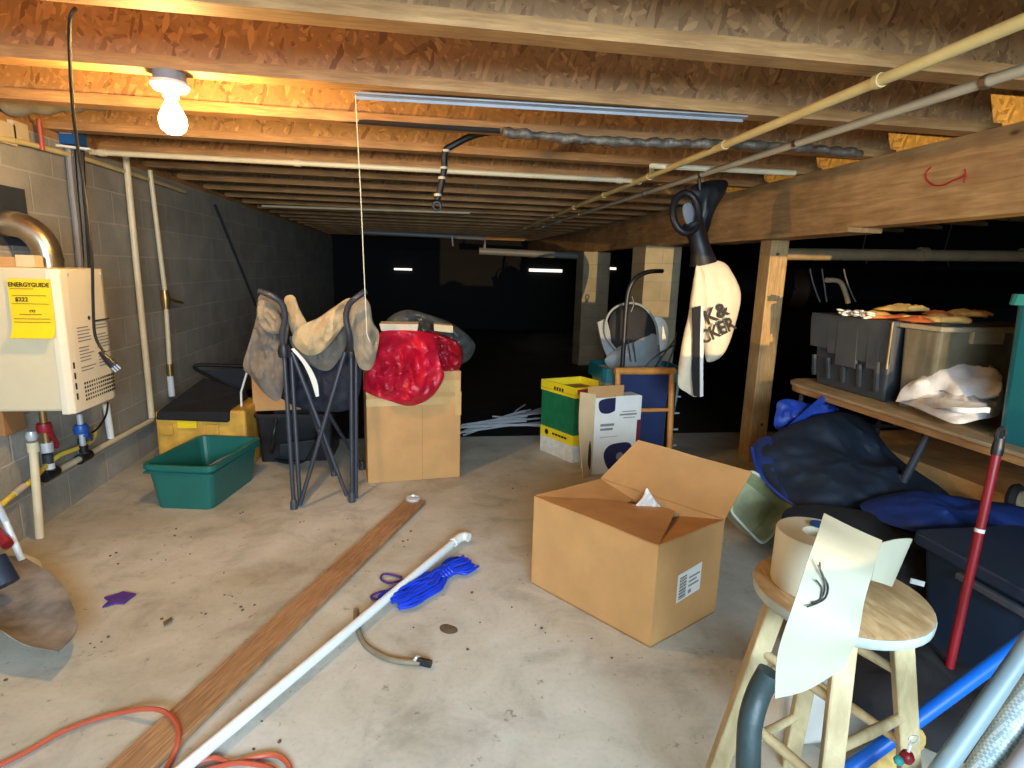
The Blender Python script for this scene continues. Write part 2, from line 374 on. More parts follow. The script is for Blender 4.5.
def thing(name, label, cat, loc, group=None, kind=None):
    o = bpy.data.objects.new(name, None); o.empty_display_size = .1; C.objects.link(o); o.location = loc
    return tag(o, label, cat, group, kind)
def local(loc, rz=0, rx=0, ry=0): return Matrix.Translation(V(loc)) @ Matrix.Rotation(rz, 4, 'Z') @ Matrix.Rotation(ry, 4, 'Y') @ Matrix.Rotation(rx, 4, 'X')
def lettering(s, size, pos, right, up, m, parent, name='lettering', align='LEFT', ext=.0006, sx=1):
    cu = bpy.data.curves.new(name, 'FONT'); cu.body = s; cu.size = size; cu.extrude = ext; cu.align_x = align; cu.resolution_u = 2; cu.offset = size*.022
    cu.materials.append(M[m]); o = bpy.data.objects.new(name, cu); C.objects.link(o)
    r = V(right).normalized(); u = V(up); u = (u-r*u.dot(r)).normalized(); n = r.cross(u)
    W = Matrix(((r.x*sx, u.x, n.x, pos[0]), (r.y*sx, u.y, n.y, pos[1]), (r.z*sx, u.z, n.z, pos[2]), (0,0,0,1)))
    me = bpy.data.meshes.new_from_object(o.evaluated_get(bpy.context.evaluated_depsgraph_get())); bpy.data.objects.remove(o); bpy.data.curves.remove(cu)
    o = bpy.data.objects.new(name, me); C.objects.link(o)
    if not me.materials: me.materials.append(M[m])
    o.parent = parent; o.matrix_local = full(parent).inverted() @ W; return o
def arc(p0, p1, p2, n=8):   # quadratic curve points
    p0, p1, p2 = V(p0), V(p1), V(p2); return [(p0*(1-t)**2+p1*2*t*(1-t)+p2*t*t) for t in [i/n for i in range(n+1)]]
def smooth_path(pts, k=6):
    pts = [V(p) for p in pts]; out = []
    for i in range(len(pts)-1):
        a, b, c, d = pts[max(i-1,0)], pts[i], pts[i+1], pts[min(i+2,len(pts)-1)]
        for j in range(k):
            u = j/k; out.append(.5*((2*b)+(c-a)*u+(2*a-5*b+4*c-d)*u*u+(3*b-a-3*c+d)*u**3))
    return out+[pts[-1]]
def on(pts, **k): return [at(px, py, **k) for px, py in pts]
# ================================================================== SETTING
XW = -1.98; ZJ = 2.075; YE = 4.72
def struct(o, **k): return tag(o, kind='structure', **k)
struct(MB().box((XW, -2.2, -.12), (6.6, YE, 0)).build('floor', 'concrete'), label='bare concrete floor slab under the foreground clutter', cat='floor')
b = MB(); b.box((XW, YE-.01, -.16), (6.6, 14, -.10))
struct(b.build('floor_earth', 'poly'), label='dark ground beyond the edge of the concrete slab', cat='ground')
# crumpled vapour barrier
b = MB(); rows = []
for j in range(34):
    y = YE+.02+j*.28; rows.append([V((XW+.02+i*.27, y, -.05+.05*noise.noise(V((i*.33, j*.33, 0)))+.07*abs(noise.noise(V((i*.8, j*.8, 4)))))) for i in range(32)])
b.sheet(rows, .004, 2, .03, 3, 6)
struct(b.build('ground_sheet', 'poly'), label='black crinkled plastic sheeting over the ground behind the slab', cat='plastic sheeting')
struct(MB().box((XW-.2, -2.2, -.3), (XW, 14, 2.035)).build('wall_left', 'block', origin=(XW, 0, 0)), label='grey painted block foundation wall behind the water heater', cat='wall')
struct(MB().box((XW-.2, 14, -.3), (6.8, 14.2, 2.4)).build('wall_back', 'block_shaded', origin=(0, 14, 0)), label='dark far foundation wall with thin slits of daylight', cat='wall')
struct(MB().box((6.6, -2.2, -.3), (6.8, 14, 2.4)).build('wall_right', 'block_shaded', origin=(6.6, 0, 0)), label='far right foundation wall coloured as if unlit', cat='wall')
# unseen front wall; its low hatch is shaped to crop the warm beam
b = MB(); y0, y1 = -2.2, -2.0; hx0, hx1, hz0, hz1 = .7, 2.3, .85, 1.2
b.box((XW-.2, y0, 0), (hx0, y1, 2.4)); b.box((hx1, y0, 0), (6.8, y1, 2.4)); b.box((hx0, y0, 0), (hx1, y1, hz0)); b.box((hx0, y0, hz1), (hx1, y1, 2.4))
struct(b.build('wall_front', 'block', origin=(0, -2.2, 0)), label='unseen block foundation wall behind the viewer, its hatch shaped to crop the warm light', cat='wall')
struct(MB().box((XW-.2, -2.2, 2.375), (6.8, 14.2, 2.40)).build('ceiling', 'subfloor', origin=(0, 0, 2.375)), label='chipboard subfloor panels above the joists', cat='ceiling')
struct(MB().box((XW-.14, -2, 2.035), (XW, 14, ZJ)).build('trim_1', 'flange'), label='wooden sill plate lying along the top of the block wall', cat='sill plate')
struct(MB().box((XW-.2, -2, ZJ), (XW-.03, 14, 2.375)).build('trim_2', 'osb', origin=(XW, 0, ZJ)), label='rim board closing the joist ends above the block wall', cat='rim board')
# floor joists
ORD = ['first', 'second', 'third', 'fourth', 'fifth', 'sixth', 'seventh', 'eighth', 'ninth', 'tenth', 'eleventh', 'twelfth', 'thirteenth', 'fourteenth', 'fifteenth']
def joist(y, label):
    t = thing('floor_joist', label, 'joist', (0, y, ZJ), 'engineered joists across the ceiling', 'structure')
    MB().box((XW-.1, y-.045, ZJ), (6.6, y+.045, ZJ+.045)).build('bottom_flange', 'flange', t)
    MB().box((XW-.1, y-.045, 2.335), (6.6, y+.045, 2.375)).build('top_flange', 'flange', t)
    MB().box((XW-.1, y-.006, ZJ+.045), (6.6, y+.006, 2.335)).build('web', 'osb', t)
for y, l in ((.62, 'chipboard-webbed joist over the viewer, out of the bulb glow'), (1.235, 'dim chipboard-webbed joist nearest the top edge of the photo'),
             (1.845, 'chipboard-webbed joist just in front of the one with the bulb'), (2.46, 'chipboard-webbed joist that carries the lit bulb and the thin metal strip')):
    joist(y, l)
for k in range(18):
    joist(3.06+.607*k, 'glowing chipboard-webbed joist, %s one behind the bulb' % ORD[k] if k < 4 else ('chipboard-webbed joist, %s one behind the bulb, fading into the dark' % ORD[k] if k < 12 else 'chipboard-webbed joist lost in the dark at the far end'))
# ------------------------------------------------------------------ girder, post, piers
g = thing('girder', 'thick wooden beam with a red pen mark at upper right', 'beam', (2.56, 2.5, 1.70), kind='structure')
for k in range(3): MB().box((2.49+k*.047, -1.9, 1.70), (2.535+k*.047, 4.86, ZJ)).build('ply', 'girder', g, bevel=.004)
mk = smooth_path(on([(931,167),(926,173),(927,180),(934,185),(944,185),(952,181),(960,178),(966,174)], x=2.487)); MB().tube(mk, .004, 6).build('red_pen_mark', 'red_print', g)
MB().tube(on([(965,169),(966,176),(964,183)], x=2.487), .0035, 6).build('red_pen_mark', 'red_print', g)
struct(MB().box((2.57, 4.87, 1.715), (2.70, 13.98, ZJ)).build('girder', 'girder', origin=(2.63, 4.87, 1.715), bevel=.004), label='darker continuation of the wooden beam over the block piers', cat='beam')
tag(MB().box((2.42, 3.06, 1.672), (2.64, 4.70, 1.699)).build('shim_board', 'girder', bevel=.002), 'thin wooden board wedged between the beam and the post top', 'board')
p = thing('support_post', 'square wooden post under the beam, warm above and grey below', 'post', (2.56, 3.97, 0), kind='structure')
MB().box((2.49, 3.90, 0), (2.63, 4.04, 1.671)).build('timber', 'post', p, bevel=.006)
for q in ((2.545, 1.57), (2.575, .30)): MB().lathe([(.012, 0), (.012, .006)], (q[0], 3.90, q[1]), (0,-1,0), 10).build('knot', 'debris', p)
for (x, y, l) in ((2.44, 6.15, 'pale block pier under the beam, nearest behind the post'), (2.44, 8.6, 'dim block pier under the beam, second behind the post')):
    struct(MB().box((x, y, -.1), (x+.42, y+.4, 1.714)).build('pillar', 'pier', bevel=.006, origin=(x, y, -.1)), label=l, cat='pier')
# ------------------------------------------------------------------ far end: slits, pipes
def slit(a, b, py, h, lab):
    p0, p1 = at(a, py, y=13.97), at(b, py+.6, y=13.97)
    tag(MB().box((p0.x, 13.95, p0.z-h), (p1.x, 13.98, p0.z+h)).build('vent_slit', 'daylight'), lab, 'vent')
slit(529, 562, 270, .035, 'bright daylight slit in the far wall left of the dim pier')
slit(594, 616, 268, .028, 'bright daylight slit in the far wall between the two piers')
slit(394, 412, 269, .022, 'small faint daylight slit in the far wall behind the red bag')
def pipe(path, r, m, name, lab, cat='pipe', n=10, fit=None, closed=False):
    t = tag(MB().tube(path, r, n).build(name, m), lab, cat); return t
t = thing('drain_pipe', 'dim grey pipe with a short drop in the dark far end', 'pipe', at(483, 245, y=9))
a, b_, c_, d_ = at(360,232,y=9), at(485,238,y=9), at(484,252,y=9), at(600,257,y=9)
MB().tube([a, b_, c_], .035, 8).build('pipe_run', 'pvc_dim', t); MB().tube([at(479,251,y=9), d_], .055, 8).build('pipe_run', 'pvc_dim', t)
# ------------------------------------------------------------------ right background, beyond the beam
t = thing('waste_pipe', 'long beige waste pipe crossing the dark space beyond the beam', 'pipe', (4.6, 5, 1.6))
MB().tube([(3.2, 5.02, 1.62), (6.55, 4.98, 1.70)], .055, 14).build('pipe_run', 'pvc_beige', t)
for x in (4.75, 5.9): MB().tube([(x, 5.0, 1.63+(x-3.2)*.024), (x+.07, 5.0, 1.632+(x-3.2)*.024)], .068, 14).build('coupling', 'pvc_beige', t)
for x in (4.2, 5.1, 6.1): MB().tube([(x, 5.0, 1.56), (x, 5.08, 1.7), (x-.03, 5.0, ZJ+.02)], .006, 6).build('hanger', 'steel', t)
b = MB(); b.tube([(3.0, 5.55, 1.34), (4, 5.5, 1.30), (5, 5.55, 1.33), (6.5, 5.5, 1.35)], .2, 18)
tag(b.build('wrapped_duct', 'blackjacket'), 'fat black wrapped duct under the beige waste pipe', 'duct')
for k, (px, d) in enumerate(((812, .1), (824, .05), (846, .12))):
    p0 = at(px, 283, y=4.6); tag(MB().tube(arc(p0+V((0,.05,.12)), p0, p0+V((d, 0, -.16)), 8), .006, 6).build('loose_wire', 'pvc_dim'), ['loose pale wire hanging above the left of the grey flip-top tote', 'middle loose pale wire hanging above the grey tote', 'loose pale wire hanging above the right of the grey tote'][k], 'wire')
tag(MB().tube(smooth_path(on([(826,280),(840,282),(846,295),(848,303)], y=3.45)), .016, 8).build('curved_hose', 'mirror'), 'short curved brown hose sticking up behind the grey flip-top tote', 'hose')
# ------------------------------------------------------------------ pipes under the joists
def strap_run(name, p0, p1, r, m, lab, nclip, clipm='steel'):
    t = thing(name, lab, 'pipe', (V(p0)+V(p1))/2); p0, p1 = V(p0), V(p1)
    MB().tube([p0, p1], r, 12).build('pipe_run', m, t)
    for k in range(nclip):
        q = p0.lerp(p1, (k+.5)/nclip); d = (p1-p0).normalized()*.012
        MB().tube([q-d, q+d], r*1.25, 12).build('clip', clipm, t)
        MB().bar(q+V((0,0,r)), V((q.x, q.y, ZJ+.01)), .004, .02).build('strap', clipm, t)
    return t
ya = strap_run('water_pipe', (1.40, .3, 2.015), (1.52, 9.0, 2.015), .018, 'pvc_yellow', 'yellowed plastic pipe strapped under the joists, upper of the diagonal pair', 9, 'pvc_yellow')
strap_run('water_pipe', (1.712, .3, 2.005), (1.66, 8.4, 2.005), .017, 'pvc_grey', 'greyer plastic pipe strapped under the joists, lower of the diagonal pair', 9)
t = thing('water_pipe', 'cream pipe running across the joists from the wall to the yellowed pipe', 'pipe', (-.2, 3.86, 2.0))
pa, pb = at(90, 152, z=2.03), at(634, 181, z=2.03)
MB().tube([pa, pb, V((pb.x+.015, pb.y-.0, 2.03)), V((pb.x+.02, pb.y-.06, 2.015))], .017, 10).build('pipe_run', 'pvc', t)
for f in (.02, .35, .62, .97): q = pa.lerp(pb, f); MB().tube([q-V((.02,0,0)), q+V((.02,0,0))], .022, 10).build('coupling', 'pvc', t)
t = thing('water_pipe', 'short cream pipe with an elbow beyond the yellowed pipe', 'pipe', (1.9, 3.4, 2.02))
MB().tube([at(652,178,z=2.03), at(652,166,z=2.03)+V((0,0,.0)), at(662,166,z=2.03), at(795,173,z=2.03)], .017, 10).build('pipe_run', 'pvc', t)
tag(MB().tube([at(262,206,z=2.05), at(470,213,z=2.05)], .014, 8).build('batten_strip', 'pvc'), 'thin pale strip across the far joists left of the black cable loop', 'strip')
# metal strip on the joist
a, c = V((-.25, 2.505, 2.063)), V((1.36, 2.42, 2.063))
b = MB(); b.bar(a, c, .042, .006); b.bar(a+V((0,.02,-.006)), c+V((0,.02,-.006)), .003, .016); tag(b.build('metal_strip', 'strip_metal'), 'thin bluish metal strip fixed under the joist right of the bulb', 'metal strip')
# wrapped foil duct between joists
b = MB(); pts = []; rr = []
f0, f1 = at(503, 132, y=2.86), at(862, 154, y=2.80)
for k in range(70):
    q = f0.lerp(f1, k/69); pts.append(q+V((0, .006*math.sin(k*1.3), -.012*math.sin(k*.09)+.004*math.sin(k*2.1)))); rr.append(.021+.002*math.sin(k*1.9)+.003*math.sin(k*.7))
b.tube(pts, rr, 14); tag(b.build('foil_duct', 'foil'), 'crinkled foil-wrapped duct hanging under the joists right of the black cable', 'duct')
tag(MB().tube(smooth_path([at(280,118,y=3.12)+V((0,0,.02)), at(340,120,y=3.05), at(420,126,y=2.95), at(500,131,y=2.87)]), .012, 7).build('joist_cable', 'blackrub'), 'thin black cable running along the joists toward the foil duct', 'cable')
b = MB(); pts = []; rr = []
for k in range(40):
    x = XW+.01+k*.026; pts.append((x, 3.33, 2.165+.002*k)); rr.append(max(.02, .1-.0016*k+.007*math.sin(k*1.3)))
b.tube(pts, rr, 16); tag(b.build('flexible_duct', 'duct_grey'), 'grey-jacketed flexible duct between the joists above the blue box', 'duct')
# black cable loop
t = thing('cable_loop', 'black corrugated cable drooping from the joists and tied at its end', 'cable', at(500,130,y=3.2))
cp = smooth_path(on([(540,133),(505,131),(475,135),(452,146),(445,152),(444,170),(440,190),(437,200)], y=3.2), 5)
MB().tube(cp, .017, 8).build('cable', 'blackrub', t)
q = at(437, 204, y=3.2); MB().tube([q+V((.02*math.cos(a), 0, .02*math.sin(a)-.01)) for a in [i*PI/6 for i in range(12)]], .008, 6, closed=True).build('end_loop', 'blackrub', t)
for px, py in ((446,151),(444,168),(442,178),(438,195)): q = at(px, py, y=3.2); MB().tube([q+V((0,0,.006)), q-V((0,0,.006))], .021, 8).build('zip_tie', 'pvc_grey', t)
# ------------------------------------------------------------------ bulb
bx, by = -.905, 2.455
t = thing('ceiling_light', 'lit bare bulb in a white porcelain holder under the joist', 'light', (bx, by, ZJ))
MB().lathe([(.0,0),(.055,0),(.055,-.03),(.05,-.032),(.0,-.032)], (bx, by, ZJ-.001), n=24).build('junction_box', 'grey_print', t)
MB().lathe([(.0,-.033),(.062,-.033),(.066,-.045),(.056,-.06),(.03,-.066),(.025,-.085),(.0,-.085)], (bx, by, ZJ), n=28).build('lamp_holder', 'porcelain', t)
bo = MB().lathe([(.0,-.086),(.018,-.086),(.02,-.10),(.034,-.128),(.045,-.152),(.047,-.172),(.041,-.194),(.024,-.210),(.0,-.215)], (bx, by, ZJ), n=20).build('bulb', 'bulb', t)
# pull string
s0 = at(355, 97, z=ZJ-.02); s1 = at(361, 200, y=s0.y+.02); s2 = at(367, 335, y=s0.y+.02)
tag(MB().tube([V((s0.x, s0.y+.01, ZJ)), s1, at(364,270,y=s0.y+.02), s2, s2+V((.012, 0, -.03))], .0022, 5).build('pull_string', 'pvc'), 'thin pale pull string hanging from the joist in front of the camp chair', 'string')
# hanging power cord
t = thing('power_cord', 'black power cord hanging from the joists with its plug dangling by the heater', 'cord', at(75,10,z=ZJ))
cpx = [(76,8,2.0),(70,20,2.0),(70,60,2.1),(73,110,2.25),(78,150,2.4),(83,180,2.45),(87,210,2.45),(92,260,2.42),(93,300,2.4),(95,335,2.38),(104,352,2.36)]
cp = smooth_path([at(x_, y_, y=d_) for x_, y_, d_ in cpx], 4); MB().tube(cp, .0055, 7).build('cable', 'blackrub', t)
q0, q1 = at(100,352,y=2.36), at(114,366,y=2.35); MB().tube([q0, q0.lerp(q1,.3), q0.lerp(q1,.6), q1], [.007,.011,.015,.016], 10).build('plug', 'black', t)
dd = (q1-q0).normalized()
for k in (-1, 0, 1): o_ = V((.008*k, .0, .006*k)); MB().bar(q1+o_, q1+o_+dd*.022, .002, .006).build('prong', 'chrome', t)
# ================================================================== WALL EQUIPMENT
X0, X1, Y0, Y1, Z0, Z1 = -1.955, -1.625, 2.94, 3.36, .685, 1.352
t = thing('water_heater', 'cream wall-mounted tankless water heater with a yellow energy label', 'water heater', (X0, 3.2, Z0))
MB().box((X0, Y0, Z0), (X1-.04, Y1, Z1)).build('casing', 'cream_metal', t, bevel=.012)
b = MB(); prof = [(X1-.05, Y0-.004), (X1-.02, Y0-.006), (X1+.002, Y0+.015), (X1+.006, Y0+.06), (X1+.008, (Y0+Y1)/2), (X1+.004, Y1-.06), (X1-.012, Y1-.01), (X1-.04, Y1+.004), (X1-.05, Y1)]
b.slab([(x_, y_, Z0-.015) for x_, y_ in prof], (0,0,1), Z1-Z0+.012); fp = b.build('front_cover', 'cream_pale', t, bevel=.006)
b = MB()
for i in range(14):
    for j in range(5): y_ = Y0+.10+i*.0205; z_ = Z0+.03+j*.02; b.box((X1+.005, y_, z_), (X1+.0085, y_+.010, z_+.011))
b.build('grille', 'dark_print', fp)
for j in range(4): MB().box((X1+.0, Y0+.032, Z0+.05+j*.05), (X1+.0065, Y0+.042, Z0+.08+j*.05)).build('slot', 'dark_print', fp)
b = MB(); random.seed(3)
for i in range(2):
    for j in range(15):
        y_ = Y0+.09+i*.16; z_ = Z0+.40-j*.016
        if (j*7+i*3) % 6: b.box((X1+.007, y_, z_), (X1+.0088, y_+.08+.05*random.random(), z_+.005))
b.build('printed_notice', 'grey_print', fp)
MB().box((X1+.007, Y0+.25, Z0+.405), (X1+.0088, Y0+.385, Z0+.412)).build('printed_line', 'dark_print', fp)
for y_ in (Y0+.07, Y1-.06): MB().lathe([(.008,0),(.008,.004),(.0,.005)], (X1+.004, y_, Z1-.03), (1,0,0), 10).build('screw', 'chrome', fp)
MB().lathe([(.01,0),(.01,.003),(.0,.003)], (X1+.007, Y0+.2, Z1-.24), (1,0,0), 12).build('lock', 'dark_print', fp)
# energy label
ys = Y0-.010
lb = MB().sheet([[V((x_, ys-dy, z_)) for x_ in (-1.825, -1.735, -1.65)] for z_, dy in ((Z1-.05, .0), (Z1-.2, .002), (Z1-.27, .006), (Z1-.315, .03))], .0015, 4).build('energy_label', 'label_yellow', t)
lettering('ENERGYGUIDE', .0275, (-1.820, ys-.004, Z1-.085), (1,0,0), (0,0,1), 'dark_print', lb, sx=.9)
lettering('$222', .026, (-1.80, ys-.004, Z1-.15), (1,0,0), (0,0,1), 'dark_print', lb); lettering('193', .018, (-1.75, ys-.004, Z1-.2), (1,0,0), (0,0,1), 'dark_print', lb)
b = MB()
for z_, x0_, x1_ in ((.095,-1.815,-1.72),(.125,-1.81,-1.67),(.162,-1.815,-1.665),(.21,-1.79,-1.70),(.23,-1.815,-1.665),(.245,-1.815,-1.665)): b.box((x0_, ys-.0055, Z1-z_), (x1_, ys-.0045, Z1-z_+.0022))
b.build('printed_line', 'dark_print', lb)
# flue
t = thing('flue_pipe', 'shiny galvanised flue elbow from the heater top into the wall', 'flue pipe', (-1.79, 3.21, Z1))
cx_, cy_ = -1.80, 3.20
el = [V((cx_, cy_, Z1-.0)), V((cx_, cy_, Z1+.05))]+[V((cx_-.13+.13*math.cos(a), cy_-.02*(1-math.cos(a)), Z1+.05+.15*math.sin(a))) for a in [PI/2*i/8 for i in range(1, 9)]]+[V((XW+.01, cy_-.025, Z1+.2))]
MB().tube(el, .062, 20).build('elbow', 'steel', t)
MB().tube([(cx_, cy_, Z1+.03), (cx_, cy_, Z1+.045)], .066, 20).build('collar', 'steel', t)
MB().box((XW+.002, 3.0, Z1+.1), (XW+.012, 3.38, Z1+.38)).build('wall_plate', 'charcoal', t)
t = thing('wood_block', 'small beige block with a paper tag on top of the heater', 'block', (-1.78, 3.03, Z1))
MB().box((-1.94, 2.97, Z1), (-1.76, 3.08, Z1+.045)).build('block', 'cardboard', t, bevel=.003); MB().box((-1.80, 2.965, Z1+.002), (-1.725, 3.03, Z1+.055)).build('paper_tag', 'beige_block', t)
# vertical pipes on the wall
def wallpt(px, py, off=.042): return at(px, py, x=XW+off)
t = thing('riser_pipe', 'tall cream pipe on the block wall, nearer the heater', 'pipe', wallpt(152,415))
MB().tube([wallpt(125,148), wallpt(138,280), wallpt(152,418)], .021, 12).build('pipe_run', 'pvc', t); MB().tube([wallpt(125,146), wallpt(125.6,156)], .027, 12).build('coupling', 'pvc', t)
t = thing('riser_pipe', 'thinner cream pipe with a brass valve on the block wall', 'pipe', wallpt(172,392))
MB().tube([wallpt(150,170), wallpt(165,292)], .017, 10).build('pipe_run', 'pvc', t); MB().tube([wallpt(166,305), wallpt(170,370)], .017, 10).build('pipe_run', 'pvc', t); MB().tube([wallpt(170,376), wallpt(172,396)], .024, 10).build('pipe_end', 'pvc_white', t)
MB().tube([wallpt(164.5,290), wallpt(165.3,298), wallpt(166,309)], [.026,.034,.026], 10).build('valve_body', 'brass', t)
MB().tube([wallpt(165,298), wallpt(172,300,.07), wallpt(183,303,.07)], [.014,.012,.008], 8).build('valve_handle', 'brass', t)
MB().tube([wallpt(169.5,364), wallpt(170.5,378)], .024, 10).build('fitting', 'brass', t)
tag(MB().bar(wallpt(215,205,.015), wallpt(256,306,.015), .02, .02).build('diagonal_rod', 'charcoal'), 'dark thin rod slanting down the block wall behind the camp chair', 'rod')
# low horizontal pipe with unions
t = thing('supply_pipe', 'cream pipe with brass unions running low along the block wall', 'pipe', wallpt(100,446))
MB().tube([wallpt(57,471,.06), wallpt(152,420,.06)], .017, 10).build('pipe_run', 'pvc', t)
for px, py in ((50,474),(84,457)):
    q = wallpt(px, py, .06); MB().tube([q-V((0,.05,.0)), q+V((0,.05,0))], .03, 10).build('union', 'blackrub', t); MB().tube([q, q+V((0,0,.11))], .024, 10).build('union', 'charcoal', t); MB().tube([q+V((0,0,.03)), q+V((0,0,.06))], .027, 10).build('paper_tag', 'label_white', t)
t = thing('drain_standpipe', 'cream upright pipe standing on the floor below the heater', 'pipe', at(40,540,z=0))
p0, p1 = at(40, 538, z=.005), at(33, 446, x=-1.89); MB().tube([p0, p1], .019, 12).build('pipe_run', 'pvc', t); MB().tube([p1-V((0,0,.03)), p1+V((0,0,.02))], .025, 12).build('socket', 'pvc', t)
MB().lathe([(.0,0),(.02,0),(.026,.02),(.02,.045),(.0,.05)], p1+V((0,0,.03))).build('valve_cap', 'chrome', t)
t = thing('gas_hose', 'yellow gas hose curving down the wall at the left edge', 'hose', wallpt(10,500))
MB().tube(smooth_path([wallpt(-14,520,.05), wallpt(8,499,.05), wallpt(30,482,.05), wallpt(46,466,.06), wallpt(60,455,.08), wallpt(78,448,.1), wallpt(92,440,.1), wallpt(96,428,.1)]), .013, 8).build('hose', 'yellow_hose', t)
MB().tube([wallpt(14,494,.052), wallpt(24,486,.052)], .016, 8).build('sleeve', 'pvc_grey', t)
t = thing('service_valve', 'red-handled service valve under the water heater', 'valve', wallpt(46,440,.1))
q = at(44, 425, x=-1.86); MB().tube([q+V((0,0,.10)), q-V((0,0,.09))], .016, 10).build('stem', 'brass', t); MB().lathe([(0,0),(.03,0),(.034,.02),(.03,.045),(0,.05)], q-V((0,0,.035)), n=16).build('valve_body', 'red_plastic', t)
MB().bar(q-V((-.02,0,.03)), at(57,446,x=-1.86), .02, .03).build('lever', 'red_plastic', t); MB().tube([q-V((0,0,.09)), q-V((0,0,.14))], .028, 10).build('nut', 'chrome', t)
t = thing('service_valve', 'blue-handled service valve under the water heater', 'valve', wallpt(82,430,.1))
q = at(81, 428, x=-1.86); MB().tube([q+V((0,0,.08)), q-V((0,0,.13))], .015, 10).build('stem', 'chrome', t); MB().lathe([(0,0),(.034,0),(.038,.025),(.03,.05),(0,.055)], q-V((0,0,.03)), n=16).build('valve_body', 'blue_valve', t)
MB().bar(q-V((-.02,0,.03)), at(91,438,x=-1.86), .02, .035).build('lever', 'blue_valve', t); MB().tube([q-V((0,0,.10)), q-V((0,0,.14))], .024, 10).build('nut', 'blackrub', t)
tag(MB().tube([at(106,404,x=-1.93), at(111,438,x=-1.93)], .02, 10).build('vent_tube', 'pvc_white'), 'short white pipe behind the heater bottom with a black end', 'pipe')
tag(MB().tube(smooth_path([at(108,402,x=-1.86), at(106,415,x=-1.86), at(98,428,x=-1.86), at(86,436,x=-1.86)]), .006, 6).build('thin_cable', 'blackrub'), 'thin black cable drooping below the water heater', 'cable')
q = at(6, 420, x=-1.95); tag(MB().box((XW+.003, q.y-.05, q.z-.07), (XW+.05, q.y+.1, q.z+.06)).build('wood_bracket', 'cardboard_dark', bevel=.004), 'small brown wooden block on the wall left of the heater bottom', 'block')
# blue box, conduits at wall top
t = thing('junction_box', 'blue box with a white mark at the wall top above the cables', 'junction box', at(64,135,y=3.75))
bp0, bp1 = at(51, 143, y=3.75), at(76, 127, y=3.75); MB().box((bp0.x, 3.75, bp0.z), (bp1.x, 3.85, bp1.z+.02)).build('box', 'boxblue', t, bevel=.004)
q = at(65, 131, y=3.745); MB().box((q.x-.03, 3.744, q.z-.012), (q.x+.03, 3.749, q.z+.02)).build('white_mark', 'white', t); MB().box((q.x-.017, 3.742, q.z-.002), (q.x+.017, 3.745, q.z+.022)).build('mark_gap', 'boxblue', t)
q = at(50, 145, y=3.74); q2 = at(92, 150, y=3.74); MB().bar(q, q2, .05, .012).build('ledge', 'white', t)
cols = ['grey_print', 'blackrub', 'charcoal', 'blackrub']
cl = ['pale grey conduit, outermost of the cables running down the wall to the heater', 'black cable beside the pale conduit above the heater', 'dark grey flat cable in the middle of the bundle above the heater', 'black cable closest to the tall cream pipe above the heater']
for k in range(4):
    tag(MB().tube(smooth_path([at(68+k*4.6, 146, x=-1.95+k*.012), at(72+k*4, 190, x=-1.95), at(76+k*3.5, 225, x=-1.95), at(80+k*3, 272, x=-1.95+k*.01)]), .017 if k in (0, 2) else .011, 7).build('wall_cable', cols[k]), cl[k], 'cable')
tag(MB().tube(smooth_path([at(-8,137,x=-1.95), at(25,143,x=-1.95), at(55,151,x=-1.95), at(95,162,x=-1.95), at(150,180,x=-1.95), at(185,192,x=-1.95)]), .014, 8).build('wall_pipe', 'pvc_yellow'), 'yellowish pipe following the wall top past the blue box', 'pipe')
for k, (px, l) in enumerate(((6, 'pale paper tag at the wall top, leftmost'), (19, 'pale paper tag at the wall top, nearer the blue box'))):
    q = at(px, 131, x=XW+.02); tag(MB().box((XW+.004, q.y-.055, q.z-.06), (XW+.03, q.y+.055, q.z+.04)).build('paper_tag', 'beige_block'), l, 'tag')
q = at(41, 138, x=XW+.05); tag(MB().tube([q+V((0,0,.09)), q-V((0,0,.06))], .012, 8).build('copper_stub', 'orange'), 'short copper stub at the wall top left of the blue box', 'pipe')
# ================================================================== LEFT FLOOR ITEMS
# green tote
t = thing('storage_tote', 'open green plastic tote on the floor by the block wall', 'tote', (-1.27, 3.55, 0))
mm = local((-1.295, 3.61, 0), math.radians(-11)); b = MB(mm); b.rbox(-.195, .195, -.29, .29, 0, .275, taper=.035, rad=.05, rim=.014, rimh=.03, wall=.006); bo_ = b.build('tub', 'green_tote', t, bevel=.003)
MB(mm).tube([(x_, y_, .225) for x_, y_ in ((-.192,-.287),(.192,-.287),(.192,.287),(-.192,.287))], .008, 6, closed=True).build('ridge', 'green_tote', t)
tag(MB(mm).tube(smooth_path([(-.10,-.18,.03),(.02,-.17,.05),(.11,-.05,.16),(.12,.1,.17),(.05,.2,.10),(-.08,.18,.04),(-.12,0,.03)]), .016, 8).build('coiled_hose', 'blackrub'), 'black hose curled inside the green tote', 'hose')
tag(MB(mm).tube(smooth_path([(-.08,-.2,.06),(.05,-.1,.19),(.12,.06,.225),(.15,.22,.22)]), .008, 7).build('thin_tube', 'grey_print'), 'thin grey tube arching over the black hose in the green tote', 'tube')
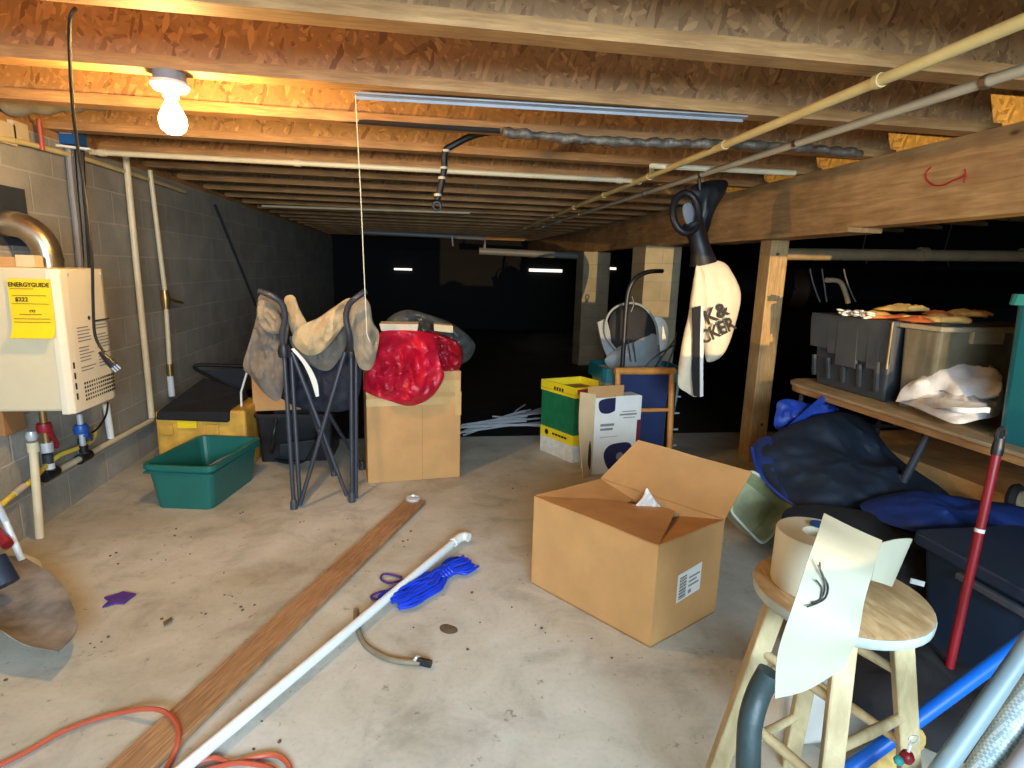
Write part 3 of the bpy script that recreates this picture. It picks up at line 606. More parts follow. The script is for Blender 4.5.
# yellow toolbox with black lid
t = thing('tool_bin', 'yellow tool bin with a raised black lid behind the green tote', 'tool bin', (-1.42, 4.2, 0))
MB().box((-1.72, 3.97, 0), (-1.16, 4.4, .43)).build('body', 'yellow_plastic', t, bevel=.02)
b = MB(); fr = on([(158,417),(200,424),(232,421),(246,408)], y=3.92)
b.hexa([at(156,420,y=3.93), at(228,423,y=3.93), at(250,404,y=4.35), at(165,408,y=4.42), at(156,412,y=3.93), at(228,412,y=3.93), at(247,392,y=4.35), at(205,377,y=4.42)])
b.build('lid', 'black_fabric', t, bevel=.01)
q = at(187, 424, y=3.955); MB().box((q.x-.06, 3.95, q.z-.03), (q.x+.06, 3.975, q.z+.03)).build('latch', 'label_yellow', t, bevel=.004)
for px in (166, 212): q = at(px, 428, y=3.955); MB().box((q.x-.04, 3.955, q.z-.05), (q.x+.04, 3.975, q.z+.02)).build('rib', 'yellow_plastic', t, bevel=.006)
# folded chair with black tube leaning at back wall
t = thing('folded_chair', 'black tube of a folded chair leaning behind the black-lidded bin', 'chair', (-1.6, 4.75, 0))
MB().tube(smooth_path([at(248,402,y=4.5), at(215,380,y=4.6), at(196,369,y=4.68), at(200,365,y=4.7), at(235,366,y=4.7), at(247,366,y=4.7)], 5), .014, 8).build('frame', 'black', t)
MB().sheet([[at(200,370,y=4.72), at(225,369,y=4.72), at(245,369,y=4.72)], [at(218,388,y=4.70), at(235,390,y=4.70), at(246,395,y=4.70)], [at(216,430,y=4.7), at(235,432,y=4.7), at(252,435,y=4.7)]], .01, 3).build('fabric_panel', 'navy_fabric', t)
# cardboard box behind chair
mm = local((-1.03, 4.35, 0), .12)
t = thing('small_box', 'small cardboard box on a dark crate behind the camp chair', 'box', (-1.03, 4.35, .36))
MB(mm).box((-.16, -.12, .365), (.16, .12, .62)).build('body', 'cardboard', t, bevel=.004); MB(mm).hexa([(-.16,-.13,.61),(.0,-.13,.61),(.0,-.12,.72),(-.16,-.12,.72),(-.16,-.125,.61),(.0,-.125,.61),(.0,-.115,.72),(-.16,-.115,.72)]).build('flap', 'cardboard_edge', t)
t = thing('dark_crate', 'dark crate under the small cardboard box behind the camp chair', 'crate', (-1.0, 4.4, 0))
MB().rbox(-1.15, -.62, 4.15, 4.6, 0, .355, taper=.02, rad=.03, wall=.006, rim=.01).build('tub', 'black', t)
tag(MB().tube([at(247,372,y=4.1), at(241,392,y=4.1), V((at(240,392,y=4.1).x-.01, 4.1, 0))], .007, 6).build('thin_stake', 'white'), 'thin white stake standing left of the camp chair', 'stake')
p0, p1 = at(252, 449, z=.02), at(312, 437, z=.02); tag(MB().bar(p0, p1, .05, .035).build('white_board', 'pvc_white'), 'white trim board lying on the floor behind the camp chair', 'board')
# camp chair
t = thing('camp_chair', 'half-folded camp chair with grey and tan fabric beside the red bag', 'chair', (-.57, 3.6, 0))
def P(px, py, d=3.4): return at(px, py, y=d)
fl, fr = at(294, 507, z=.012), at(352, 500, z=.012); bl, br_ = at(334, 474, z=.012), at(362, 468, z=.012)
hl, hr = P(284,352,3.36), P(345,352,3.38); hl2, hr2 = P(291,352,3.42), P(351,352,3.44)
b = lambda pts, r=.0125: MB().tube(pts, r, 8)
for pts in ([fl, hl], [fl+V((.03,.02,.0)), hl2], [fr, hr2], [fr+V((.02,.03,0)), P(356,355,3.5)], [fl+V((.04,0,.03)), hr], [fr+V((-.03,0,.03)), hl2+V((.01,-.02,0))], [bl, P(300,380,3.55)], [br_, P(320,400,3.6)]):
    b(pts).build('frame_tube', 'darksteel', t)
for q in (fl, fr, bl, br_): MB().lathe([(0,-.01),(.022,-.01),(.02,.03),(.014,.05),(0,.05)], q, n=12).build('foot', 'charcoal', t)
for q in (hl, hr2): MB().lathe([(0,-.03),(.03,-.03),(.034,.01),(.026,.04),(0,.045)], q, n=12).build('joint', 'black', t)
MB().lathe([(0,-.008),(.014,-.008),(.014,.008),(0,.008)], P(321,431,3.345), (0,1,0), 10).build('pivot', 'charcoal', t)
for pts in ([hl, P(282,335,3.34), P(285,318,3.32), P(282,304,3.3), P(272,296,3.28), P(259,291,3.3)], [hr2, P(350,338,3.34), P(346,318,3.32), P(349,305,3.3), P(356,298,3.28), P(366,291,3.3)]):
    b(smooth_path(pts), .017).build('arm_tube', 'darksteel', t)
N = (0, -1, 0)
MB().pillow([P(*q, 3.46) for q in ((259,296),(272,296),(284,304),(289,325),(286,350),(284,385),(278,401),(266,395),(252,378),(243,366),(250,340),(256,318))], N, .022, .03, .045, 1, 11, 14, .35).build('side_panel', 'grey_fabric', t)
MB().pillow([P(*q, 3.4) for q in ((259,301),(270,303),(280,315),(283,330),(274,334),(262,328),(257,316))], N, .02, .02, .035, 2, 14, 9, .35).build('cup_pocket', 'taupe_fabric', t)
MB().pillow([P(*q, 3.52) for q in ((285,297),(294,296),(300,310),(308,326),(306,338),(296,340),(289,325),(285,308))], N, .012, .012, .02, 3, 14, 9, .3).build('headrest', 'tan_fabric', t)
MB().pillow([P(*q, 3.43) for q in ((300,326),(318,318),(334,307),(350,298),(352,314),(344,326),(332,342),(318,354),(304,354),(292,340))], N, .014, .02, .04, 4, 14, 12, .3).build('back_panel', 'tan_fabric', t)
MB().pillow([P(*q, 3.52) for q in ((290,336),(318,344),(346,322),(346,346),(330,370),(312,366),(298,356))], N, .014, .02, .04, 5, 14, 12, .3).build('lower_panel', 'grey_fabric', t)
MB().pillow([P(*q, 3.58) for q in ((286,345),(300,340),(330,345),(345,325),(356,330),(362,355),(360,390),(352,408),(330,412),(300,408),(284,400),(272,392),(276,370))], N, .03, .05, .05, 6, 9, 14, .35).build('seat_fabric', 'navy_fabric', t)
MB().pillow([P(*q, 3.4) for q in ((351,304),(362,296),(370,305),(373,322),(379,333),(377,352),(371,369),(360,368),(354,352),(350,330))], N, .02, .03, .035, 7, 10, 12, .3).build('side_panel', 'taupe_fabric', t)
MB().sheet([[P(291,349,3.38), P(294,348,3.38)], [P(302,362,3.40), P(308,364,3.40)], [P(310,378,3.42), P(317,381,3.42)], [P(316,397,3.44), P(319,396,3.44)]], .004, 4).build('white_strap', 'white', t)
t = thing('folded_stool_frame', 'black looped tube frame lying under the camp chair', 'frame', at(290,460,z=0))
MB().tube(smooth_path([at(276,420,y=3.9), at(273,440,y=3.88), at(272,455,z=.03), at(280,461,z=.02), at(300,462,z=.02), at(312,452,z=.02), at(318,430,y=3.95)]), .013, 8).build('tube', 'black', t)
MB().sheet([[at(280,445,y=3.95), at(315,440,y=3.98)], [at(280,458,z=.03), at(305,460,z=.03)]], .01, 4).build('fabric_panel', 'charcoal', t)
# ------------------------------------------------------------------ tall cardboard box + bags
A0, B0 = at(368, 484, z=0), at(460, 477, z=0)
dx = (B0-A0).normalized(); dy_ = V((-dx.y, dx.x, 0))
mm = Matrix.Translation(A0) @ Matrix.Rotation(math.atan2(dx.y, dx.x), 4, 'Z'); L = (B0-A0).length
t = thing('tall_box', 'tall taped cardboard box under the red bag', 'box', A0+dx*L/2)
MB(mm).box((0, 0, 0), (L, .42, .74)).build('body', 'cardboard', t, bevel=.006)
MB(mm).box((-.001, -.002, .52), (L+.002, .1, .57)).build('tape', 'tape', t); MB(mm).box((-.001, -.0022, .60), (L*.99, .1, .68)).build('tape', 'tape', t); MB(mm).box((L-.04, -.003, .44), (L+.002, .1, .60)).build('tape', 'tape', t)
MB(mm).box((L*.58, -.0015, 0), (L*.583, .0, .5)).build('crease', 'cardboard_dark', t)
tb = thing('red_bag', 'crumpled red nylon bag draped over the tall cardboard box', 'bag', A0+V((.3,.1,.74)))
MB().pillow([P(*q, 3.66) for q in ((380,333),(400,330),(425,332),(437,340),(440,360),(444,376),(436,392),(424,402),(408,406),(390,401),(374,396),(364,389),(366,372),(374,352))], N, .06, .04, .08, 11, 10, 18, .42).build('body', 'red_nylon', tb)
MB().pillow([P(*q, 3.8) for q in ((418,332),(440,334),(456,341),(463,352),(460,368),(448,372),(434,368),(424,350))], N, .05, .1, .07, 12, 12, 14, .4).build('loose_end', 'red_nylon_dark', tb)
tag(MB().pillow([P(*q, 4.0) for q in ((385,322),(405,310),(430,315),(455,325),(474,342),(472,356),(460,365),(430,372),(395,365),(382,345))], N, .07, .1, .08, 15, 11, 16, .4).build('plastic_bag', 'grey_plastic_bag'), 'dull grey plastic bag bulging behind the red bag', 'bag')
t = thing('tray', 'shallow cream tray resting on top of the red bag', 'tray', P(398,330,3.62))
q0, q1 = P(381,331,3.66), P(417,332,3.66); MB().hexa([q0, q1, q1+V((0,.16,0)), q0+V((0,.16,0)), q0+V((-.01,-.01,.045)), q1+V((.01,-.01,.05)), q1+V((.01,.17,.05)), q0+V((-.01,.17,.045))]).build('pan', 'cream_canvas', t, bevel=.004)
q0, q1 = P(434,331,3.72), P(453,333,3.72); tag(MB().hexa([q0, q1, q1+V((0,.12,0)), q0+V((0,.12,0)), q0+V((0,0,.045)), q1+V((0,0,.045)), q1+V((0,.12,.045)), q0+V((0,.12,.045))]).build('small_carton', 'beige_block', bevel=.003), 'small pale carton on the crimson end of the red bag', 'carton')
# bundle of metal rods
random.seed(5)
names = ['thin bright metal rod lying in the loose bundle at the slab edge']
for k in range(16):
    f = k/15; p0 = at(458+random.uniform(-2, 14), 428+random.uniform(-5, 8), z=.02+.01*random.random()); p1 = at(540+random.uniform(-14, 6), 408+f*22+random.uniform(-3, 3), z=.05+.05*random.random())
    if k > 12: p0, p1 = at(500+random.uniform(-20,10), 420+random.uniform(-4,4), z=.06), at(525, 412+random.uniform(-8,8), z=.10)
    tag(MB().tube([p0, p0.lerp(p1,.5)+V((0,0,random.uniform(0,.015))), p1], .008 if k % 3 else .012, 6).build('metal_rod', 'chrome'), names[0], 'rod', 'loose metal rods on the slab edge')
# ------------------------------------------------------------------ floor plank, white pipe, rope, hose, cord, star, shovel
t = thing('wood_plank', 'long weathered brown plank lying diagonally on the floor', 'plank', (-.4, 2.4, 0))
e0, e1 = (at(410,497,z=.028)+at(423,500,z=.028))/2, (at(92,768,z=.026)+at(164,768,z=.026))/2; e1 = e0+(e1-e0)*1.25
dd = (e1-e0).normalized(); mm = Matrix.Translation(V((e0.x, e0.y, 0))) @ Matrix.Rotation(math.atan2(dd.y, dd.x), 4, 'Z'); Lp = (e1-e0).length
m_plank = wood('plank_grain', hx(132,94,62), hx(186,142,98), (1.6, 22, 8), .7, 7)
MB().box((0,0,0),(1,1,1)).bm.free()
pb_ = bpy.data.objects.new('x', None) if False else None
b = MB(); b.box((0, -.06, .0015), (Lp, .06, .026)); me_o = b.build('board', m_plank, None, bevel=.003, origin=(0,0,0)); me_o.parent = t; me_o.matrix_local = full(t).inverted() @ mm
tag(MB().lathe([(0,0),(.042,0),(.044,.006),(.042,.016),(.03,.018),(.028,.012),(0,.012)], at(413,499,z=.027)+V((0,-.01,0)), n=24).build('jar_lid', 'chrome'), 'round silver jar lid sitting on the far end of the plank', 'lid')
t = thing('white_pipe', 'long white plastic pipe with an elbow end crossing the floor', 'pipe', (0, 2.2, 0))
w0, w1 = at(459, 538, z=.040), at(184, 768, z=.030); w1 = w0+(w1-w0)*1.15
MB().tube([w0, w1], .0185, 14).build('pipe_run', 'pvc_white', t); dd = (w0-w1).normalized()
MB().tube([w0-dd*.06, w0+dd*.005, w0+dd*.03+V((.015,-.01,0)), w0+dd*.03+V((.035,-.025,0))], [.023,.0235,.024,.024], 14).build('elbow', 'white', t)
# blue rope hank
t = thing('rope_hank', 'bundled hank of bright blue rope beside the white pipe', 'rope', at(425,585,z=0))
ra, rb = at(388, 604, z=.012), at(465, 563, z=.012); ax = (rb-ra); ux = ax.normalized(); uy = V((-ux.y, ux.x, 0)); random.seed(11)
for k in range(17):
    w = -.095+.17*(k/16); pts = []
    for i in range(13):
        f = i/12; pinch = 1-.62*math.exp(-((f-.68)/.14)**2); bow = (1-(2*f-1)**8)
        pts.append(ra+ax*(f+random.uniform(-.01,.01)-.02+.04*random.random())+uy*(w*pinch*(.75+.25*bow)+random.uniform(-.005,.005))+V((0,0,.006+(.024 if w < .02 else .008)*(1-min(1,(w/.1)**2))*(.7+.6*random.random()))))
    MB().tube(smooth_path(pts, 3), .0068, 6).build('strand', 'blue_plastic', t)
for f in (.62, .66, .70, .74):
    c = ra+ax*f-uy*.004+V((0,0,.014)); MB().tube([c+uy*.040*math.cos(a)+V((0,0,.018*math.sin(a)))+ux*.006*math.sin(a*2) for a in [i*PI/8 for i in range(16)]], .007, 6, closed=True).build('wrap', 'blue_plastic', t)
MB().tube(smooth_path(on([(402,577),(385,574),(381,579),(390,583),(405,579)], z=.01)), .005, 6).build('loose_loop', 'purple', t); MB().tube(smooth_path(on([(400,590),(380,592),(371,597),(378,599),(398,592)], z=.01)), .005, 6).build('loose_loop', 'purple', t)
# short hose
t = thing('short_hose', 'short clear hose with a black end curving out from under the white pipe', 'hose', at(390,660,z=0))
hp = smooth_path(on([(356,610),(357,625),(364,643),(380,655),(398,661),(420,663)], z=.012)); MB().tube(hp, .011, 8).build('hose', 'mirror', t)
q0, q1 = at(418,661,z=.014), at(431,664,z=.014); MB().tube([q0, q1], .014, 10).build('end_fitting', 'black', t); MB().tube([at(416,660,z=.014), at(418,661,z=.014)], .017, 10).build('clamp', 'chrome', t)
# orange cord
z_ = .012
op = [(-30,778,z_),(0,765,z_),(30,750,z_),(60,733,z_),(90,721,z_),(120,713,z_),(145,709,.034),(165,712,.036),(177,725,.036),(178,742,.03),(172,758,z_),(160,780,z_),(150,800,z_)]
t = thing('extension_cord', 'orange extension cord looping over the plank at the bottom edge', 'cord', at(60,735,z=0))
MB().tube(smooth_path([at(a, b2, z=c) for a, b2, c in op]), .0075, 7).build('cable', 'orange', t)
MB().tube(smooth_path([at(a, b2, z=c) for a, b2, c in ((186,780,z_),(196,764,z_),(215,758,z_),(232,763,z_),(255,757,z_),(275,755,z_),(288,764,z_),(292,780,z_))]), .0075, 7).build('cable', 'orange', t)
MB().tube(smooth_path([at(a, b2, z=c) for a, b2, c in ((190,776,z_),(215,768,z_),(240,763,.02),(270,768,z_),(283,780,z_))]), .0075, 7).build('cable', 'orange', t)
# purple star
c = at(119, 599, z=.004); b = MB(); pts = []
for k in range(10):
    r_ = (.062 if k % 2 == 0 else .040)*(1+.16*math.sin(k*2.3)); a = k*PI/5+.45; pts.append(V((c.x+r_*math.cos(a), c.y+r_*math.sin(a), .003+.006*(k%3))))
b.slab([V((p.x, p.y, .003)) for p in pts], (0,0,1), .008); tag(b.build('felt_star', 'purple', bevel=.002), 'purple felt star lying on the concrete floor', 'star')
# shovel at left edge
t = thing('snow_shovel', 'worn dark shovel blade poking in at the left edge', 'shovel', at(30,640,z=0))
rows = [[at(-30,555,z=.16), at(0,556,z=.15), at(22,556,z=.13)], [at(-30,590,z=.12), at(15,590,z=.09), at(58,580,z=.10)], [at(-40,625,z=.12), at(15,618,z=.07), at(74,610,z=.09)], [at(-20,625,z=.13), at(30,636,z=.08), at(76,632,z=.08)], [at(0,630,z=.13), at(25,645,z=.10), at(58,652,z=.09)]]
MB().sheet(rows, .004, 6).build('blade', 'rust', t)
MB().tube([at(22,560,z=.13), at(5,520,z=.30), at(-20,470,z=.6)], .013, 8).build('handle', 'pvc_white', t)
MB().tube([at(-8,528,z=.27), at(8,545,z=.22)], .022, 10).build('grip_sleeve', 'red_paint', t); MB().tube([at(-8,560,z=.25), at(6,585,z=.16)], .045, 12).build('dark_sleeve', 'navy_tote', t)
tag(MB().pillow(on([(18,552),(30,556),(40,561),(42,575),(36,582),(24,578),(16,566)], z=.05), (.2,-.7,.7), .04, .03, .03, 21, 20).build('white_rag', 'white'), 'crumpled white rag on the floor behind the shovel blade', 'rag')
# dead leaf and debris
c = at(168, 622, z=.004); tag(MB().slab([c+V((-.018,-.0,0)), c+V((0,-.034,.004)), c+V((.017,0,.006)), c+V((0,.034,.0))], (0,0,1), .002).build('dry_leaf', 'leaf'), 'dry diamond-shaped leaf on the floor near the purple star', 'leaf')
random.seed(9); b = MB()
spots = [(179,528),(178,536),(186,539),(163,547),(105,558),(112,555),(161,562),(153,561),(222,575),(228,597),(225,596),(240,605),(252,606),(245,611),(242,513),(302,521),(316,531),(339,545),(405,540),(410,530),(408,548),(95,644),(92,650),(103,640),(10,680),(200,616),(205,614),(166,620),(470,594),(345,520),(124,562),(190,553),(448,628),(452,631),(415,626),(484,620),(468,650),(526,556),(540,627),(548,632),(272,748),(256,750),(265,721),(612,655),(590,640),(510,489),(508,475),(510,609)]
for px, py in spots:
    c = at(px, py, z=.0); n = random.choice((1, 1, 2))
    for _ in range(n):
        r = random.uniform(.003, .006); o_ = V((random.uniform(-.02,.02), random.uniform(-.02,.02), r*.5))
        b.lathe([(0,-r*.5),(r,-r*.3),(r*1.2,r*.1),(r*.6,r*.5),(0,r*.5)], c+o_, (random.uniform(-.3,.3), random.uniform(-.3,.3), 1), 6)
tag(b.build('floor_debris', 'debris', smooth=False), 'tiny clods and crumbs scattered on the concrete floor', 'debris', kind='stuff')
b = MB(); b.pillow(on([(440,626),(446,624),(456,627),(457,632),(449,634),(441,631)], z=.001), (0,0,1), .002, .0005, .0, 1); tag(b.build('damp_spot', 'debris'), 'small dark damp blotch on the floor right of the blue rope', 'blotch')
# ================================================================== BIG CARDBOARD BOX
a, c, d = V((.498,2.358,0)), V((.865,1.85,0)), V((1.236,2.046,0)); e = a+d-c; H = .42
t = thing('cardboard_box', 'large open cardboard box with a shipping label in mid floor', 'box', (a+d)/2)
up = V((0,0,H)); th = .006
def panel(p, q, z0, z1, nm, m, inset=th):
    n = V((-(q-p).y, (q-p).x, 0)).normalized(); MB().hexa([p+V((0,0,z0)), q+V((0,0,z0)), q+n*inset+V((0,0,z0)), p+n*inset+V((0,0,z0)), p+V((0,0,z1)), q+V((0,0,z1)), q+n*inset+V((0,0,z1)), p+n*inset+V((0,0,z1))]).build(nm, m, t)
a2, c2, d2, e2 = (p.copy() for p in (a, c, d, e))
b = MB(); b.slab([a, c, d, e], (0,0,1), .006); b.build('bottom', 'cardboard_in', t)
for (p, q, nm) in ((a, c, 'long_side'), (c, d, 'end_side'), (d, e, 'long_side'), (e, a, 'end_side')): panel(p, q, .0, H, nm, 'cardboard')
def flap(p, q, r, s_, m='cardboard_in', wob=.004, k=3):
    b = MB(); b.sheet([[p, p.lerp(q,.5), q], [p.lerp(s_,.5), (p+q+r+s_)/4+V((0,0,.0)), q.lerp(r,.5)], [s_, s_.lerp(r,.5), r]], .006, 4, wob, 1, 5); return b.build('flap', m, t)
# flap hinged on a-c (front long side) folded inward and down
flap(a+up, c+up, at(676,510,z=.385), at(592,499,z=.395))
# flap hinged on e-a (left end) folded in
flap(e+up+V((.01,0,0)), a+up+V((.01,.01,0)), at(622,507,z=.37), at(646,490,z=.375))
# flap hinged on c-d (right end) folded in
flap(c+up, d+up, at(703,507,z=.375), at(664,524,z=.365))
# back flap on e-d standing open, up and outward
flap(d+up, e+up, at(638,440,y=2.62), at(752,472,y=2.20), 'cardboard', .006)
MB().bar(c+V((-.003,-.003,0)), c+up+V((-.003,-.003,0)), .006, .006).build('corner_edge', 'cardboard_edge', t)
n = V(((d-c).y, -(d-c).x, 0)).normalized(); u = (d-c).normalized()
lp = c+u*.135+n*.0015+V((0,0,.14)); Lb = MB().slab([lp, lp+u*.15+V((0,0,.015)), lp+u*.15+V((0,0,.135)), lp+V((0,0,.12))], n, .001).build('shipping_label', 'label_white', t)
b = MB()
for k in range(14):
    w = [.0035,.006,.0025,.005][k % 4]; z0 = .012+k*.0068; b.slab([lp+n*.0012+u*.012+V((0,0,z0)), lp+n*.0012+u*.055+V((0,0,z0+.004)), lp+n*.0012+u*.055+V((0,0,z0+.004+w*.7)), lp+n*.0012+u*.012+V((0,0,z0+w*.7))], n, .0006)
b.build('barcode', 'dark_print', Lb)
b = MB()
for k, (w0_, w1_) in enumerate(((.07,.14),(.07,.12),(.07,.135))): b.slab([lp+n*.0012+u*w0_+V((0,0,.085-k*.018)), lp+n*.0012+u*w1_+V((0,0,.09-k*.018)), lp+n*.0012+u*w1_+V((0,0,.098-k*.018)), lp+n*.0012+u*w0_+V((0,0,.093-k*.018))], n, .0006)
b.slab([lp+n*.0012+u*.07+V((0,0,.02)), lp+n*.0012+u*.09+V((0,0,.022)), lp+n*.0012+u*.09+V((0,0,.038)), lp+n*.0012+u*.07+V((0,0,.036))], n, .0006); b.build('printed_line', 'grey_print', Lb)
q = at(646, 504, z=.40); tag(MB().pillow([q+V((-.06,0,-.03)), q+V((-.02,.0,.03)), q+V((.0,0,.075)), q+V((.03,.0,.02)), q+V((.085,.01,-.03)), q+V((.02,0,-.04))], (.2,-.8,.6), .012, .02, .02, 31, 22).build('crumpled_paper', 'white'), 'crumpled white paper poking out of the large open box', 'paper')
# ================================================================== MID BACK ITEMS
# green and yellow printed box
pc = V((1.118, 3.985, 0)); pl = V((.945, 4.33, 0)); prr = V((1.46, 4.10, 0)); pk = pl+prr-pc; Hg = .575
t = thing('printed_box', 'green and yellow printed carton with an open top behind the white box', 'box', (pl+prr)/2)
def quad_prism(z0, z1, g, m, nm):
    cc = (pl+prr)/2; P4 = [cc+(p-cc)*g for p in (pl, pc, prr, pk)]; b = MB(); b.hexa([p+V((0,0,z0)) for p in P4]+[p+V((0,0,z1)) for p in P4]); return b.build(nm, m, t)
quad_prism(0, .13, 1, 'white_print', 'lower_print'); quad_prism(.13, .21, 1.004, 'yellow_print', 'yellow_band'); quad_prism(.21, Hg-.07, 1, 'green_print', 'body')
cc = (pl+prr)/2; P4 = [cc+(p-cc)*1.03 for p in (pl, pc, prr, pk)]
b = MB()
for i in range(4):
    p, q = P4[i], P4[(i+1)%4]; n_ = V((-(q-p).y, (q-p).x, 0)).normalized()*.008
    if n_.dot(cc-p) < 0: n_ = -n_
    b.hexa([p+V((0,0,Hg-.08)), q+V((0,0,Hg-.08)), q+n_+V((0,0,Hg-.08)), p+n_+V((0,0,Hg-.08)), p+V((0,0,Hg)), q+V((0,0,Hg)), q+n_+V((0,0,Hg)), p+n_+V((0,0,Hg))])
ty = b.build('tray_rim', 'yellow_print', t); b = MB(); b.slab([p+V((0,0,Hg-.06)) for p in P4], (0,0,1), .003); b.build('inner_tray', 'cardboard_dark', t)
ur = (P4[2]-P4[1]).normalized(); nr = V((ur.y, -ur.x, 0)); ul = (P4[1]-P4[0]).normalized(); nl = V((ul.y, -ul.x, 0))
q = P4[1]+nr*.002; MB().slab([q+ur*.02+V((0,0,Hg-.05)), q+ur*.12+V((0,0,Hg-.05)), q+ur*.12+V((0,0,Hg-.015)), q+ur*.02+V((0,0,Hg-.015))], nr, .001).build('red_print', 'red_print', ty)
b = MB()
for k in range(5): b.slab([q+ur*(.19+.03*k)+V((0,0,Hg-.05)), q+ur*(.212+.03*k)+V((0,0,Hg-.05)), q+ur*(.212+.03*k)+V((0,0,Hg-.03)), q+ur*(.19+.03*k)+V((0,0,Hg-.028))], nr, .001)
q = P4[0]+nl*.002
for k in range(4): b.slab([q+ul*(.16+.03*k)+V((0,0,Hg-.055)), q+ul*(.18+.03*k)+V((0,0,Hg-.055)), q+ul*(.18+.03*k)+V((0,0,Hg-.03)), q+ul*(.16+.03*k)+V((0,0,Hg-.03))], nl, .001)
q = pl+nl*.004
for k in range(5): b.slab([q+ul*(.15+.035*k)+V((0,0,.165)), q+ul*(.178+.035*k)+V((0,0,.165)), q+ul*(.178+.035*k)+V((0,0,.18)), q+ul*(.15+.035*k)+V((0,0,.18))], nl, .001)
b.lathe([(0,0),(.022,0),(.022,.001),(0,.001)], pl+nl*.003+ul*.08+V((0,0,.17)), nl, 12); b.build('printed_mark', 'dark_print', t)
# white printed box with open cardboard flap
w0, w1 = at(590, 474, z=0), at(641, 462, z=0); w0 = V((1.19, 3.72, 0)); w1 = V((1.56, 3.80, 0)); uw = (w1-w0).normalized(); nw = V((uw.y, -uw.x, 0)); mm = Matrix.Translation(w0) @ Matrix.Rotation(math.atan2(uw.y, uw.x), 4, 'Z'); Lw = (w1-w0).length
t = thing('white_carton', 'white printed carton with dark blobs leaning by the wooden chair', 'box', (w0+w1)/2)
MB(mm).box((0, 0, 0), (Lw, .16, .555)).build('body', 'label_white', t, bevel=.003)
MB().sheet([[at(583,478,z=.002), w0+V((0,.0,.002))], [at(579,430,y=3.66), w0+V((0,0,.3))], [at(580,392,y=3.7), w0+V((.0,.0,.585))]], .006, 3, .004).build('open_flap', 'cardboard_edge', t)
MB(mm).box((-.05, .02, .5), (Lw*.62, .026, .635)).build('top_flap', 'cardboard', t)
MB(mm).pillow([(-.06,-.02,.08),(-.02,-.012,.05),(-.015,-.01,.16),(-.03,-.012,.27),(-.055,-.016,.22)], (0,-1,0), .006, .002, 0).build('dark_patch', 'dark_print', t)
MB(mm).box((Lw-.03, -.002, .0), (Lw+.001, .05, .38)).build('maroon_strip', 'purple_print', t)
b = MB(mm); b.pillow([(.03,-.002,.53),(.1,-.002,.55),(.2,-.002,.545),(.2,-.002,.5),(.16,-.002,.46),(.1,-.002,.44),(.04,-.002,.46)], (0,-1,0), .001, .001, 0); b.build('navy_shape', 'navy_print', t)
b = MB(mm); b.pillow([(.09,-.002,.13),(.12,-.002,.2),(.2,-.002,.22),(.3,-.002,.21),(.33,-.002,.12),(.28,-.002,.03),(.15,-.002,.02)], (0,-1,0), .001, .001, 0); b.build('navy_shape', 'navy_print', t)
MB(mm).lathe([(.0,0),(.03,0),(.03,.002),(.0,.002)], (.22,-.003,.12), (0,-1,0), 14).build('round_mark', 'grey_print', t)
b = MB(mm)
for (x0_, x1_, z__, h_) in ((.05,.16,.35,.018),(.05,.15,.32,.016),(.2,.34,.42,.012),(.22,.33,.445,.006),(.05,.2,.27,.003),(.23,.33,.40,.006)): b.box((x0_, -.0025, z__), (x1_, -.001, z__+h_))
b.build('printed_line', 'grey_print', t)
MB(mm).box((.16, -.003, .455), (.36, -.001, .562)).build('paper_sheet', 'white', t)
# wooden folding chair with navy cloth
t = thing('wooden_chair', 'folded bamboo-coloured wooden chair with a navy cloth panel', 'chair', (1.61, 3.9, 0))
Q = lambda px, py, d=3.86: at(px, py, y=d)
xa, xb = Q(622,372).x, Q(673,372).x
def rod(a_, b__, r, nm): MB().tube([a_, a_.lerp(b__,.5), b__], [r, r*1.12, r], 10).build(nm, 'bamboo', t)
rod(V((xa+.02,3.84,0)), V((xa-.02,3.90,.735)), .02, 'leg'); rod(V((xb+.02,3.84,0)), V((xb+.01,3.90,.735)), .02, 'leg')
rod(V((xa-.04,3.9,.715)), V((xb+.03,3.9,.715)), .026, 'top_rail'); rod(V((xa,3.875,.43)), V((xb,3.875,.43)), .014, 'rung'); rod(V((xa,3.85,.12)), V((xb,3.85,.12)), .014, 'rung')
MB().box((xa+.0, 3.93, .02), (xb+.0, 3.95, .69)).build('cloth_panel', 'navy_cloth', t); MB().box((xb+.02, 3.93, .02), (xb+.07, 3.96, .62)).build('side_cloth', 'black_fabric', t)
# laundry basket
t = thing('laundry_basket', 'pale laundry basket with a teal rim behind the wooden chair', 'basket', (1.68, 4.3, 0))
MB().rbox(1.37, 2.0, 4.06, 4.5, 0, .66, taper=.05, rad=.08, wall=.01).build('body', 'greybasket', t)
MB().rbox(1.35, 2.02, 4.04, 4.52, .60, .70, taper=.0, rad=.09, wall=.02).build('rim', 'teal', t)
for k in range(4): MB().tube([(1.40-.01*k*0, 4.05, .1+.13*k), (1.97, 4.05, .1+.13*k)], .008, 6).build('rib', 'greybasket', t)
t = thing('mesh_carrier', 'rounded grey and black mesh carrier sitting in the laundry basket', 'carrier', (1.6, 4.2, .66))
R4 = lambda px, py, d=4.2: at(px, py, y=d)
MB().pillow([R4(*q) for q in ((608,330),(612,314),(622,306),(636,304),(650,312),(657,330),(655,352),(640,366),(620,365),(612,350))], N, .06, .08, .01, 41).build('mesh_window', 'mesh', t)
MB().tube(smooth_path([R4(*q, 4.14) for q in ((616,350),(606,335),(607,318),(616,307),(632,303),(646,309),(656,325),(658,345))]), .009, 7).build('hoop', 'grey_shell', t)
MB().pillow([R4(*q, 4.16) for q in ((612,352),(630,340),(655,334),(660,352),(658,368),(620,372),(605,362))], N, .05, .06, .01, 42).build('lower_shell', 'grey_shell', t)
